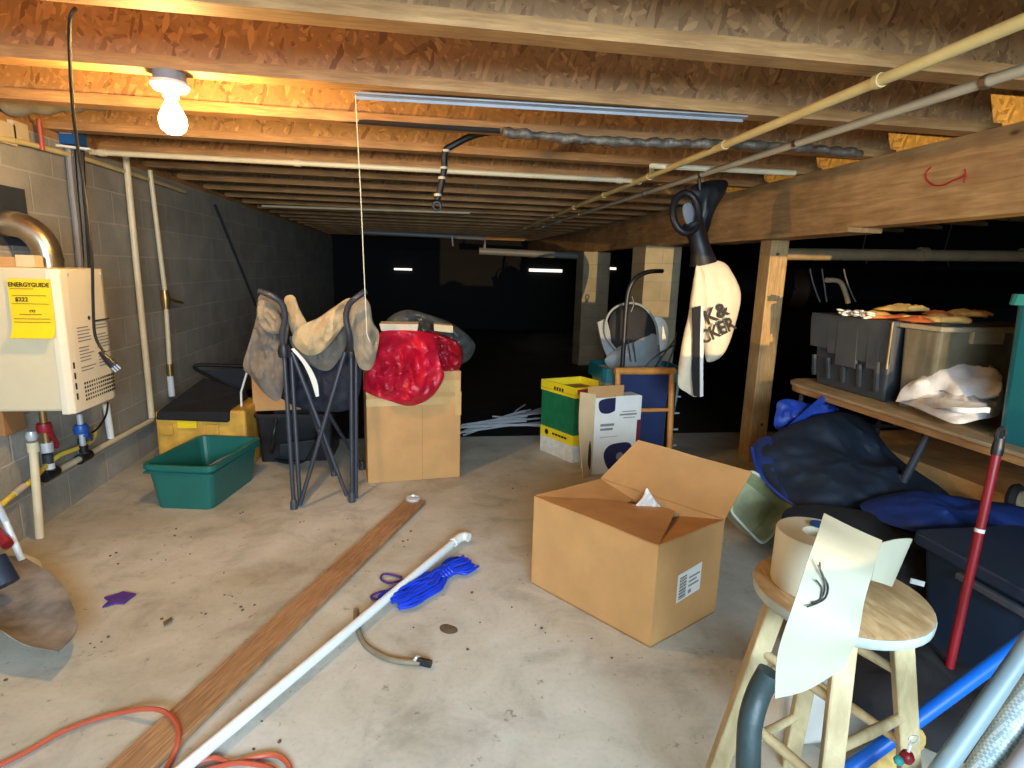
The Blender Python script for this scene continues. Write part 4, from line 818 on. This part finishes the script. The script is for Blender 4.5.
MB().sheet([[R4(597,322), R4(606,318)], [R4(602,345), R4(612,340)], [R4(612,368), R4(622,362)]], .03, 4).build('side_shell', 'grey_shell', t)
for px in (631, 636): MB().tube([R4(px-3,341,4.09), R4(px,362,4.09)], .005, 6).build('strap', 'black', t)
t = thing('white_plate', 'white oval plate standing at the right of the mesh carrier', 'plate', R4(660,360))
MB().pillow([R4(*q, 4.2) for q in ((653,320),(662,318),(668,328),(667,345),(660,362),(655,372),(656,345))], N, .012, .012, 0).build('dish', 'white', t)
for k in range(3):
    tag(MB().tube(smooth_path([R4(640+k*12,372,4.15), R4(655+k*9,357-k*3,4.12), R4(676,344-k*6,4.15)]), .007, 6).build('looped_cord', 'blacktube'), ['lowest dark cord looping over the laundry basket', 'middle dark cord looping over the laundry basket', 'topmost dark cord looping over the laundry basket'][k], 'cord')  # three dark cords draped over the basket
# black cart handle
t = thing('push_cart', 'black bent tube handle of a push cart rising behind the wooden chair', 'cart', (1.46, 3.98, 0))
hp = smooth_path([V((1.50,3.99,0)), V((1.47,3.99,.5)), at(624,340,y=3.99), at(626,310,y=3.99), at(629,290,y=3.99), at(636,278,y=4.0), at(648,272,y=4.1), at(662,271,y=4.3)], 5)
MB().tube(hp, .017, 10).build('handle_tube', 'black', t); MB().tube([at(632,296,y=3.98), at(634,304,y=3.98), at(631,312,y=3.98)], .006, 6).build('lever', 'black', t)
# ================================================================== BLOWER BAG
t = thing('leaf_vacuum_bag', 'cream collection bag with a black collar hanging below the beam', 'bag', at(700,250,y=3.45))
W = lambda px, py, d=3.45: at(px, py, y=d)
MB().pillow([W(*q) for q in ((698,262),(712,260),(726,264),(735,278),(740,292),(738,312),(730,338),(722,356),(708,362),(704,350),(700,330),(696,300),(694,280))], N, .09, .09, .02, 51, 6).build('bag', 'cream_canvas', t)
MB().pillow([W(*q, 3.40) for q in ((698,264),(706,280),(707,310),(704,340),(702,370),(698,396),(686,392),(678,384),(680,360),(684,335),(690,310),(694,280))], N, .05, .05, .02, 52, 6).build('bag', 'cream_canvas', t)
MB().sheet([[W(692,308,3.33), W(701,306,3.33)], [W(693,340,3.33), W(700,340,3.33)], [W(692,370,3.33), W(701,370,3.33)], [W(694,396,3.34), W(700,397,3.34)]], .008, 4).build('zip_strip', 'black_fabric', t)
MB().sheet([[W(701,306,3.32), W(703,306,3.32)], [W(700,345,3.32), W(703,345,3.32)], [W(700,397,3.33), W(703,396,3.33)]], .006, 4).build('piping', 'label_white', t)
MB().tube([W(703,264), W(701,250), W(697,236), W(692,222)], [.085,.062,.055,.07], 16).build('collar', 'black', t)
tp, rt = W(709,322,3.345), (W(735,309,3.36)-W(709,322,3.345)); upv = W(709,300,3.345)-W(709,322,3.345)
rt = (W(735,311,3.33)-W(707,325,3.33)); upv = V((-.25,0,1)); lettering('K&', .125, W(707,325,3.335), rt, upv, 'dark_print', t, ext=.002); lettering('CKER', .12, W(702,345,3.325), rt, upv, 'dark_print', t, ext=.002, sx=.82)
b = MB(); o_ = W(686,213,3.42)
MB().tube([o_+V((.085*math.cos(a), .03*math.sin(a), .12*math.sin(a))) for a in [i*PI/10 for i in range(20)]], .022, 8, closed=True).build('hoop', 'black', t)
MB().pillow([W(*q, 3.47) for q in ((683,206),(690,203),(697,214),(697,228),(690,228),(684,218))], N, .01, .01, 0).build('lens_pad', 'grey_print', t)
MB().pillow([W(*q, 3.55) for q in ((690,188),(712,180),(728,182),(722,198),(712,212),(708,232),(697,236),(690,225),(694,205))], N, .06, .06, .02, 53).build('blower_body', 'black', t)
MB().tube([W(700,190,3.5), V((1.70, 3.5, 1.99))], .012, 8).build('hook', 'black', t)
# ================================================================== RIGHT SIDE: TABLE AND TOTES
TX0, TX1, TY0, TY1, TZ = 2.36, 3.12, 1.25, 3.46, .745
t = thing('folding_table', 'worn wooden folding table with a thick brown edge holding the totes', 'table', (2.74, 2.5, 0))
def rpoly(x0, x1, y0, y1, r, z):
    out = []
    for cx_, cy_, st in ((x1-r, y1-r, 0), (x0+r, y1-r, 1), (x0+r, y0+r, 2), (x1-r, y0+r, 3)):
        for k in range(5): a_ = PI/2*(st+k/4); out.append(V((cx_+r*math.cos(a_), cy_+r*math.sin(a_), z)))
    return out
MB().slab(rpoly(TX0, TX1, TY0, TY1, .2, TZ-.018), (0,0,1), .018).build('tabletop', 'table', t, bevel=.004)
b = MB(); b.slab(rpoly(TX0+.012, TX1-.012, TY0+.012, TY1-.012, .19, TZ-.055), (0,0,1), .036); b.build('apron', 'tableedge', t, bevel=.003)
for y_ in (3.3, 1.5):
    for x_ in (TX0+.08, TX1-.08): MB().tube([(x_, y_, TZ-.056), (x_, y_+.02, .01)], .016, 8).build('leg', 'darksteel', t)
    MB().tube([(TX0+.08, y_+.01, .3), (TX1-.08, y_+.01, .3)], .012, 8).build('crossbar', 'darksteel', t)
MB().tube([(2.74, 3.28, .45), (2.74, 2.5, TZ-.06)], .012, 8).build('brace', 'darksteel', t); MB().tube([(TX0+.2, 2.45, TZ-.06), (TX0+.12, 2.5, .33)], .02, 8).build('leg', 'darksteel', t); MB().tube([(TX0+.12, 2.5, .4), (TX0+.12, 3.3, .4)], .013, 8).build('crossbar', 'darksteel', t)
# grey flip-top tote
t = thing('flip_top_tote', 'large charcoal flip-top tote on the far end of the table', 'tote', (2.75, 3.0, TZ))
mm = Matrix.Identity(4)
b = MB(); x0_, x1_, y0_, y1_ = 2.47, 3.0, 2.70, 3.33
b.hexa([(x0_+.05,y0_+.04,TZ+.001),(x1_,y0_+.04,TZ+.001),(x1_,y1_-.04,TZ+.001),(x0_+.05,y1_-.04,TZ+.001),(x0_+.02,y0_+.005,1.165),(x1_,y0_+.005,1.165),(x1_,y1_-.005,1.165),(x0_+.02,y1_-.005,1.165)]); b.build('tub', 'charcoal', t, bevel=.012)
b = MB(); b.box((x0_-.005, y0_-.01, 1.165), (x1_, y1_+.01, 1.195)); b.build('lid', 'charcoal2', t, bevel=.006)
yy = [y0_-.01+(y1_-y0_+.02)*k/8 for k in range(9)]; zz = [.97, .93, .93, .97, .92, .90, .90, .95, .99]
b = MB()
for k in range(8):
    za = [.965,.92,.95,.90,.90,.96,.985,.985][k]; b.hexa([(x0_+.012,yy[k],za),(x0_+.03,yy[k],za),(x0_+.03,yy[k+1],za),(x0_+.012,yy[k+1],za),(x0_-.006,yy[k],1.17),(x0_+.02,yy[k],1.17),(x0_+.02,yy[k+1],1.17),(x0_-.006,yy[k+1],1.17)])
b.build('lid_skirt', 'charcoal2', t)
for k in range(5): y_ = y0_+.08+k*.13; MB().bar((x0_+.036, y_, .80), (x0_+.02, y_, .93), .02, .018).build('rib', 'charcoal', t)
MB().tube([(x0_-.004, y0_-.012, .94), (x0_-.012, y0_-.014, 1.19)], .006, 6).build('hinge_pin', 'steel', t)
# clear tote
t = thing('clear_tote', 'smoky clear storage tote beside the charcoal tote on the table', 'tote', (2.8, 2.66, TZ))
MB().rbox(2.52, 3.10, 2.45, 2.685, TZ+.001, 1.165, taper=.02, rad=.03, open_=False).build('tub', 'clear', t, bevel=.004)
MB().box((2.505, 2.435, 1.165), (3.11, 2.69, 1.19)).build('rim', 'clearrim', t, bevel=.005)
MB().box((2.68, 2.425, 1.11), (2.86, 2.45, 1.17)).build('handle', 'clearrim', t, bevel=.004); MB().box((2.83, 2.443, .93), (2.85, 2.452, 1.0)).build('sticker', 'tape', t)
# items on top of totes
t = thing('lid_tray', 'flat grey tray edge lying over the clear tote', 'tray', (2.9, 2.6, 1.191))
MB().box((2.55, 2.48, 1.191), (3.14, 2.69, 1.203)).build('plate', 'charcoal', t, bevel=.003)
g0 = lambda px, py, d: at(px, py, y=d)
def glove(px, py, d, ang, m, lab, sc=1.0, cuff='glove_orange'):
    c = at(px, py, y=2.9); c = V((at(px, 318, y=d).x, d, py)); t = thing('work_glove', lab, 'glove', c); mmx = local((c.x, c.y, c.z), ang)
    MB(mmx).pillow([V(q)*sc for q in ((-.06,-.045,0),(.03,-.05,.004),(.055,-.02,.006),(.055,.035,.004),(.02,.05,0),(-.06,.045,0))], (0,0,1), .026*sc, .008, .008, int(px), 25).build('palm', m, t)
    for i, (oy, ln) in enumerate(((-.036,.07),(-.012,.085),(.012,.08),(.035,.062))):
        MB(mmx).tube([V((.03,oy,.008))*sc, V((.045+ln*.5,oy*1.15,.014))*sc, V((.045+ln,oy*1.25,.006))*sc], [.012*sc,.0125*sc,.009*sc], 8).build('finger', m, t)
    MB(mmx).tube([V((-.02,-.04,.008))*sc, V((.01,-.075,.012))*sc, V((.05,-.09,.006))*sc], [.013*sc,.013*sc,.009*sc], 8).build('thumb', m, t)
    MB(mmx).pillow([V(q)*sc for q in ((-.13,-.055,0),(-.055,-.046,0),(-.055,.046,0),(-.13,.055,0))], (0,0,1), .02*sc, .006, .006, int(px)+1, 30).build('cuff', cuff, t)
glove(878, 1.20, 2.95, 2.6, 'glove_yellow', 'yellow work glove lying on top of the charcoal tote', 1.25)
glove(900, 1.245, 2.90, .3, 'glove_yellow', 'pale yellow glove heaped highest on the charcoal tote', 1.2, 'glove_yellow')
glove(936, 1.205, 2.62, .1, 'glove_yellow', 'orange-cuffed yellow glove lying on the clear tote', 1.35)
glove(958, 1.235, 2.66, -.1, 'rope_tan', 'tan glove with flat fingers at the right on the clear tote', 1.2)
t = thing('hand_brush', 'flat brush with an orange handle under the gloves', 'brush', at(900,316,y=2.66))
q = V((at(868,318,y=2.80).x-.05, 2.80, 1.20)); MB().bar(q+V((.05,0,.01)), q+V((.25,0,.012)), .03, .015).build('handle', 'glove_orange', t); MB().bar(q+V((.25,0,.012)), q+V((.40,-.02,.012)), .05, .02).build('bristle_head', 'glove_yellow', t)
t = thing('chain', 'pile of pale chain on the left of the charcoal tote lid', 'chain', at(850,303,y=2.95))
random.seed(4)
for k in range(22):
    q = at(842+k*1.6, 305, y=3.02-.012*k); c = V((q.x+random.uniform(-.02,.02), q.y+random.uniform(-.02,.02), 1.203+random.uniform(0, .03))); a0 = random.random()*3
    MB().tube([c+V((.018*math.cos(a)*math.cos(a0)-.010*math.sin(a)*math.sin(a0), .018*math.cos(a)*math.sin(a0)+.010*math.sin(a)*math.cos(a0), .004*math.sin(a+k))) for a in [i*PI/5 for i in range(10)]], .0045, 5, closed=True).build('link', 'label_white', t)
# white drop cloth
t = thing('drop_cloth', 'folded white drop cloth heaped on the table in front of the teal bin', 'cloth', (2.6, 2.3, TZ))
S = lambda px, py, d: at(px, py, y=d)
MB().pillow([S(897,400,2.66), S(910,384,2.62), S(930,369,2.60), S(949,361,2.58), S(976,365,2.5), S(999,376,2.42), S(1003,395,2.32), S(1000,414,2.22), S(978,420,2.17), S(956,424,2.16), S(935,416,2.3), S(915,407,2.48)], (-.35,-.75,.55), .07, .06, .035, 61, 13, 12).build('folded_layers', 'dropcloth', t)
MB().sheet([[S(897,402,2.60), S(915,399,2.50), S(940,390,2.42), S(960,398,2.30), S(985,398,2.26), S(1000,396,2.22)], [S(906,388,2.58), S(922,380,2.50), S(942,374,2.44), S(965,380,2.36), S(990,383,2.30), S(1002,384,2.28)], [S(928,370,2.56), S(940,366,2.52), S(952,362,2.50), S(972,366,2.46), S(990,371,2.42), S(1001,376,2.38)]], .012, 5, .022, 62, 14).build('top_fold', 'dropcloth', t)
MB().sheet([[S(925,398,2.40), S(950,402,2.24), S(985,406,2.16)], [S(932,406,2.36), S(955,410,2.16), S(990,411,2.10)]], .025, 5, .012, 63, 20).build('lower_fold', 'dropcloth', t)
# teal tote
t = thing('teal_bin', 'tall teal plastic bin at the near end of the table', 'bin', (2.7, 1.8, TZ))
MB().rbox(2.43, 2.95, 1.55, 2.06, TZ+.001, 1.35, taper=.02, rad=.05, wall=.006).build('tub', 'teal', t); MB().rbox(2.41, 2.97, 1.53, 2.08, 1.32, 1.365, taper=0, rad=.06, wall=.03).build('rim', 'teal_rim', t)
# under table
t = thing('flat_carton', 'large brown cardboard carton lying flat under the table', 'box', (3.5, 3.2, 0))
MB().box((3.14, 2.0, .0), (4.5, 3.75, .28)).build('body', 'plywood', t, bevel=.006); MB().bar((3.2,3.15,.2815), (3.75,2.6,.2815), .012, .001).build('printed_line', 'cardboard_dark', t)
t = thing('cart_axle', 'small wheel with a tan hub under the table at the right edge', 'wheel', (3.0, 2.33, .28))
c = at(1016, 500, y=2.3); MB().lathe([(.03,-.02),(.075,-.02),(.085,0),(.075,.02),(.03,.02)], c, (.35,-1,.1), 24).build('tyre', 'tread', t); MB().lathe([(0,-.022),(.052,-.022),(.055,.0),(.052,.03),(.02,.034),(0,.034)], c, (.35,-1,.1), 20).build('hub', 'tan_hub', t)
MB().tube([c, c+V((.3,.15,-.08))], .012, 8).build('axle', 'darksteel', t)
# bag heap
t = thing('canvas_bag', 'big slumped dark navy canvas bag under the table edge', 'bag', (2.2, 2.8, 0))
K = lambda px, py, d: at(px, py, y=d)
MB().pillow([K(768,437,2.95), K(790,425,3.0), K(820,414,3.05), K(850,412,3.05), K(872,425,3.0), K(885,448,2.9), K(905,465,2.8), K(935,484,2.6), K(950,498,2.45), K(930,520,2.35), K(890,528,2.35), K(840,522,2.4), K(800,510,2.45), K(775,492,2.6), K(760,470,2.75), K(757,450,2.9)], (-.45,-.8,.45), .13, .2, .10, 71, 3.5, 16).build('body', 'bag_dark', t)
MB().pillow([K(770,436,2.93), K(776,450,2.8), K(772,470,2.7), K(790,500,2.5), K(775,495,2.6), K(757,470,2.75), K(750,452,2.9), K(758,440,2.95)], (-.5,-.8,.3), .03, .03, .02, 72).build('blue_side', 'bag_blue', t)
MB().tube(smooth_path([K(752,448,2.86), K(757,468,2.72), K(772,488,2.58), K(795,506,2.44), K(815,520,2.34)]), .008, 6).build('piping', 'blue_nylon', t)
t = thing('blue_sling', 'bright blue nylon straps bunched at the post foot above the dark bag', 'strap', K(800,420,3.1))
MB().pillow([K(*q, 3.12) for q in ((776,412),(778,402),(790,399),(812,404),(828,398),(838,408),(845,416),(820,424),(795,430),(782,432),(774,425))], N, .05, .05, .05, 75, 9).build('nylon', 'blue_nylon', t)
MB().sheet([[K(784,430,3.02), K(789,434,3.02)], [K(800,415,3.03), K(806,418,3.03)], [K(822,396,3.0), K(828,399,3.0)]], .006, 4).build('webbing', 'blue_nylon', t)
tag(MB().pillow([K(860,505,2.3), K(900,492,2.35), K(950,496,2.3), K(1000,506,2.2), K(1040,512,2.1), K(1045,540,1.95), K(1000,545,1.95), K(940,535,2.0), K(890,525,2.1)], (-.3,-.6,.8), .07, .12, .05, 77, 5).build('blue_sleeping_bag', 'bag_blue'), 'royal blue nylon bedding roll spilling right of the dark bag', 'bag')
tag(MB().pillow([K(788,508,2.25), K(830,505,2.25), K(880,515,2.2), K(925,530,2.1), K(930,560,1.95), K(935,610,1.8), K(900,640,1.75), K(850,600,1.85), K(800,560,2.05), K(782,530,2.2)], (-.4,-.8,.5), .06, .15, .05, 78, 5).build('black_bag', 'black_fabric'), 'black fabric bag slumped below the navy bag behind the stool', 'bag')
q = at(918, 581, y=1.72); tag(MB().hexa([q+V(v) for v in ((-.03,0,-.008),(.02,-.01,-.02),(.02,-.005,-.02),(-.03,.005,-.008),(-.028,0,.012),(.022,-.01,.0),(.022,-.005,.0),(-.028,.005,.012))]).build('care_tag', 'white'), 'tiny white tag on the black bag behind the stool', 'tag')
tag(MB().pillow([V((1.38,1.62,.05)), V((1.42,1.32,.05)), V((1.62,1.14,.05)), V((1.86,1.16,.05)), V((1.88,1.5,.05)), V((1.84,1.85,.05)), V((1.62,1.92,.05)), V((1.44,1.84,.05))], (0,0,1), .12, .045, .04, 91, 8).build('dark_clutter', 'black_fabric'), 'flat black stand-in for dark clutter, added to darken the floor between the stool and the navy tote', 'bag')  # black form added to keep the floor behind the stool dark
# litter pan
t = thing('litter_pan', 'dirty sage green plastic pan tipped up behind the large box', 'pan', at(762,543,y=2.45))
cs = [at(749,468,y=2.70), at(797,507,y=2.66), at(761,546,y=2.56), at(727,510,y=2.60)]
cen = sum(cs, V())/4; nn = (cs[1]-cs[0]).cross(cs[3]-cs[0]).normalized()
if nn.y > 0: nn = -nn
def rr4(ps, f, off, k=5, r=.16):
    c0 = sum(ps, V())/4; out = []; ps = [c0+(p-c0)*f+off for p in ps]
    for i in range(4):
        p, a_, b__ = ps[i], ps[i-1], ps[(i+1)%4]
        out += arc(p.lerp(a_, r), p, p.lerp(b__, r), k)
    return out
b = MB(); loops = [[b.v(p) for p in rr4(cs, f, nn*o_)] for f, o_ in ((1.0, 0), (1.02, .012), (.93, .012), (.80, -.10), (.84, -.105), (.97, 0))]
for A_, B_ in zip(loops, loops[1:]+loops[:1]):
    for i in range(len(A_)): b.bm.faces.new([A_[i], A_[(i+1)%len(A_)], B_[(i+1)%len(A_)], B_[i]])
b.build('rim', 'litter', t); b = MB(); b.bm.faces.new([b.v(p) for p in rr4(cs, .80, -nn*.098)]); b.build('base', 'litter', t)
MB().tube(rr4(cs, .985, nn*.012), .007, 6, closed=True).build('lip', 'litter_rim', t)
# navy tote
t = thing('navy_tote', 'lidded navy tote on the floor behind the red pole', 'tote', (2.2, 1.5, 0))
MB().rbox(1.93, 2.38, 1.22, 1.80, 0, .40, taper=.04, rad=.03, open_=False).build('tub', 'navy_tote', t); MB().rbox(1.90, 2.41, 1.19, 1.83, .40, .45, taper=.0, rad=.04, open_=False).build('lid', 'navy_tote', t, bevel=.008)
MB().box((1.895, 1.35, .36), (1.92, 1.62, .385)).build('handle', 'charcoal2', t, bevel=.004)
# broom
t = thing('red_pole', 'red pole with a black hanging cap leaning by the navy tote', 'pole', (1.80, 1.45, 0))
p1 = at(997, 452, y=1.50); p2 = at(947, 678, y=1.44); dd = (p2-p1).normalized(); p0 = p2+dd*(p2.z/abs(dd.z)-.004)
MB().tube([p1, p0], .0135, 12).build('shaft', 'red_paint', t)
c1 = p1-dd*.045; MB().tube([p1+dd*.01, p1-dd*.01, c1], [.016,.017,.013], 12).build('cap', 'black', t)
MB().tube([c1+V((.016*math.cos(a), 0, .022*math.sin(a)+.012)) for a in [i*PI/7 for i in range(14)]], .006, 6, closed=True).build('hanging_loop', 'black', t)
q = p1.lerp(p2, .33); MB().tube([q, q+dd*.012], .0142, 12).build('sticker', 'label_white', t)
# blue pole, grey pipes
def pole(a_, b__, r, m, name, lab, ca='pipe', e0=0, e1=0, n=14):
    a_, b__ = V(a_), V(b__); d_ = (b__-a_).normalized(); return tag(MB().tube([a_-d_*e0, b__+d_*e1], r, n).build(name, m), lab, ca)
pole(at(922,716,y=1.12), at(1024,641,y=1.14), .019, 'blue_pipe', 'blue_pole', 'bright blue pole leaning at the lower right behind the grey pipe', 'pole', .25, .35)
pole(at(943,768,y=.92), at(1024,652,y=.96), .021, 'grey_pipe', 'grey_pole', 'smooth grey pole leaning at the lower right corner', 'pole', .15, .35)
pole(at(984,768,y=.74), at(1034,690,y=.78), .024, 'braid', 'braided_hose', 'glossy braided grey-white hose at the lower right corner', 'hose', .15, .3, 20)
pole(at(1010,775,y=.70), at(1040,735,y=.72), .014, 'grey_print', 'thin_pole', 'thin dark grey rod lowest in the right corner', 'rod', .15, .2)
# ================================================================== STOOL
sc = V((.95, 1.07, 0)); SZ = .70
t = thing('wooden_stool', 'round-seated wooden stool with splayed legs in the lower right', 'stool', sc)
MB().lathe([(0,-.030),(.172,-.030),(.182,-.022),(.184,-.006),(.182,-.001)], sc+V((0,0,SZ)), n=40).build('seat_rim', 'stoolrim', t)
MB().lathe([(0,-.004),(.178,-.004),(.181,.0),(.174,.004),(0,.0045)], sc+V((0,0,SZ)), n=40).build('seat', 'stooltop', t)
ang = [math.radians(a_) for a_ in (158, -121, -26, 62)]; lt = []; 
for a_ in ang:
    dr = V((math.cos(a_), math.sin(a_), 0)); p1 = sc+dr*.125+V((0,0,SZ-.028)); p0 = sc+dr*.25; lt.append((p0, p1))
    b = MB(); b.bar(p0+V((0,0,.002)), p1, .042, .042, up=dr); b.build('leg', 'stool', t, bevel=.005)
for (i, j, z_) in ((0,1,.34),(1,2,.42),(2,3,.34),(3,0,.42),(0,1,.52),(2,3,.52),(1,2,.20),(3,0,.20)):
    f = z_/(SZ-.028); p, q = lt[i][0].lerp(lt[i][1], f), lt[j][0].lerp(lt[j][1], f); MB().tube([p, p.lerp(q,.5), q], [.010,.0125,.010], 10).build('rung', 'stool', t)
for (p, q) in ((lt[1], lt[3]),):
    pass
# roll of coated paper on the stool
t = thing('paper_roll', 'roll of cream flashing tape standing on the stool with its tail hanging down', 'roll', (.87, 1.10, SZ))
rc = at(817, 532, z=.835); rc = V((rc.x, rc.y, 0)); hgt = .13; pts = []
b = MB(); b.lathe([(0,0),(.083,0),(.085,.004),(.085,hgt-.004),(.083,hgt),(.030,hgt),(.030,hgt-.03),(0,hgt-.03)], rc+V((0,0,SZ+.005)), n=32); b.build('coil', 'paper_roll', t)
q = rc+V((.035,-.035,SZ+.005+hgt)); MB().lathe([(0,0),(.022,0),(.022,.002),(0,.002)], at(816,525,z=.838)+V((.01,.0,0)), n=16).build('round_label', 'boxblue', t)
Y = lambda px, py, d: at(px, py, y=d)
tail = [[Y(825,512,.99), Y(853,527,.96), Y(882,541,.93)], [Y(815,540,.91), Y(845,556,.88), Y(873,572,.86)], [Y(801,580,.86), Y(832,592,.84), Y(864,604,.83)], [Y(788,620,.84), Y(822,630,.82), Y(858,636,.80)], [Y(777,658,.84), Y(812,666,.82), Y(850,656,.81)], [Y(775,699,.83), Y(808,690,.82), Y(846,668,.81)]]
MB().sheet(tail, .0018, 5, .006, 81, 9).build('hanging_tail', 'paper', t)
curl = [[Y(882,541,.94), Y(890,575,.93)], [Y(900,539,.99), Y(893,590,.96)], [Y(913,538,1.03), Y(890,586,1.03)], [Y(905,545,1.07), Y(878,566,1.06)], [Y(890,548,1.05), Y(872,572,1.04)]]
curl = [[Y(880,543,.95), Y(871,580,.95)], [Y(897,539,.98), Y(884,584,.97)], [Y(912,539,1.02), Y(892,586,1.01)], [Y(904,546,1.07), Y(886,575,1.06)], [Y(888,552,1.08), Y(872,573,1.07)]]
MB().sheet(curl, .0018, 5).build('curled_end', 'paper', t)
b = MB()
for pts in (((826,565),(831,575),(833,590),(828,600),(820,603)), ((828,562),(829,572),(836,585),(834,597),(826,603),(815,607)), ((824,580),(830,588),(829,598))):
    d_ = [.885-.0009*(y_-560) for x_, y_ in pts]; MBp = [at(x_-8, y_, y=.862-.0007*(y_-560)) for x_, y_ in pts]; MB().tube(smooth_path(MBp), .0016, 5).build('scribble', 'dark_print', t)
# items under/behind stool
t = thing('white_jug', 'white plastic jug on the floor behind the stool legs', 'jug', (1.17, 1.42, 0))
c = V((1.17, 1.42, 0)); MB().rbox(c.x-.11, c.x+.11, c.y-.08, c.y+.08, 0, .2, taper=.006, rad=.03, open_=False).build('body', 'white', t, bevel=.015); MB().lathe([(.06,.2),(.05,.22),(.028,.24),(.026,.26),(0,.26)], c+V((-.03,0,-.001)), n=18).build('neck', 'white', t)
MB().tube(smooth_path([c+V((0,0,.25)), c+V((.07,0,.25)), c+V((.095,0,.21)), c+V((.09,0,.14))]), .013, 8).build('handle', 'white', t)
tag(MB().tube(smooth_path([at(770,672,y=1.02), at(758,695,y=1.02), at(750,725,y=1.0), at(748,768,y=.98), at(746,830,y=.98)]), .026, 12).build('dark_hose', 'blacktube'), 'thick dark green hose curving down between the stool legs', 'hose')
tag(MB().tube([V((1.50,1.30,.055)), V((1.32,1.22,.05)), V((1.15,1.18,.045))], .035, 14).build('perforated_tube', 'rope_tan'), 'tan perforated tube lying on the floor behind the stool', 'tube')
t = thing('flat_lid', 'flat grey lid lying on the floor between the stool and the poles', 'lid', (1.45, 1.15, 0)); MB().rbox(1.28, 1.75, .80, 1.15, 0, .02, taper=.004, rad=.04, open_=False).build('plate', 'grey_print', t)  # flat plastic lid on the floor
t = thing('fishing_bobber', 'small red and white fishing bobber with a wire loop at the bottom edge', 'bobber', at(906,760,y=.86))
c = at(907, 757, y=.86); MB().lathe([(0,-.014),(.010,-.010),(.014,0),(.010,.010),(0,.014)], c, n=14).build('float', 'red_paint', t); MB().lathe([(0,-.01),(.008,-.006),(.010,0),(.007,.007),(0,.009)], c+V((-.018,0,-.006)), n=12).build('bead', 'teal_rim', t)
MB().tube([c, c+V((.002,0,.028))], .003, 6).build('stem', 'white', t); lo = c+V((.008,0,.040)); MB().tube([lo+V((.011*math.cos(a), 0, .009*math.sin(a))) for a in [i*PI/6 for i in range(12)]], .0018, 5, closed=True).build('wire_loop', 'chrome', t); MB().tube([c+V((.002,0,.028)), lo+V((-.009,0,-.002))], .0018, 5).build('wire', 'chrome', t)
# cables in distant dark (glints)
tag(MB().tube([at(452,236,y=8.8), at(453,246,y=8.8)], .012, 6).build('hanging_foil', 'chrome'), 'tiny shiny strip hanging from the dim far pipe', 'foil strip')
# ================================================================== CAMERA, LIGHT
cam = bpy.data.cameras.new('camera'); co = bpy.data.objects.new('camera', cam); C.objects.link(co)
cam.sensor_width = 36; cam.lens = CF*36/1024; cam.clip_start = .02; cam.clip_end = 60
R = Matrix((RX, RY, RZ)); co.matrix_world = Matrix.Translation((0, 0, CH)) @ R.to_4x4()
bpy.context.scene.camera = co
def lamp(kind, name, loc, tgt, e, col, **k):
    l = bpy.data.lights.new(name, kind); l.energy = e; l.color = col; o = bpy.data.objects.new(name, l); C.objects.link(o); o.location = loc
    o.rotation_euler = (V(tgt)-V(loc)).to_track_quat('-Z', 'Y').to_euler()
    for a_, v_ in k.items(): setattr(l, a_, v_)
    return o
lamp('AREA', 'daylight_from_entrance', (.3, -1.85, 1.6), (.2, 1.9, .0), 165, (.64, .84, 1.0), spread=math.radians(125), shape='RECTANGLE', size=2.6, size_y=1.0)
lamp('SPOT', 'evening_sun', (.8, -9.0, .78), (1.75, 2.2, 1.0), 7500, (1, .66, .28), spot_size=math.radians(24), spot_blend=.2, shadow_soft_size=.012)
lamp('SPOT', 'added_joist_spot', (2.9, -.6, 1.30), (2.62, 3.0, 2.14), 520, (1, .72, .2), spot_size=math.radians(13), spot_blend=.05, shadow_soft_size=.01)  # added spot that makes the golden patch on the joist, no real source
lamp('SPOT', 'added_cloth_spot', (1.3, -1.5, 1.85), (2.58, 2.5, 1.02), 420, (1, .62, .14), spot_size=math.radians(11), spot_blend=.35, shadow_soft_size=.02)  # added spot that boosts the warm top of the drop cloth
w = bpy.data.worlds.new('world'); bpy.context.scene.world = w; w.use_nodes = True
w.node_tree.nodes['Background'].inputs[0].default_value = (.35, .5, .8, 1); w.node_tree.nodes['Background'].inputs[1].default_value = .25
s = bpy.context.scene; s.view_settings.view_transform = 'Standard'; s.view_settings.look = 'None'; s.view_settings.exposure = 0.12
s.cycles.use_denoising = True; s.cycles.max_bounces = 6; s.cycles.diffuse_bounces = 4; s.cycles.sample_clamp_indirect = 4
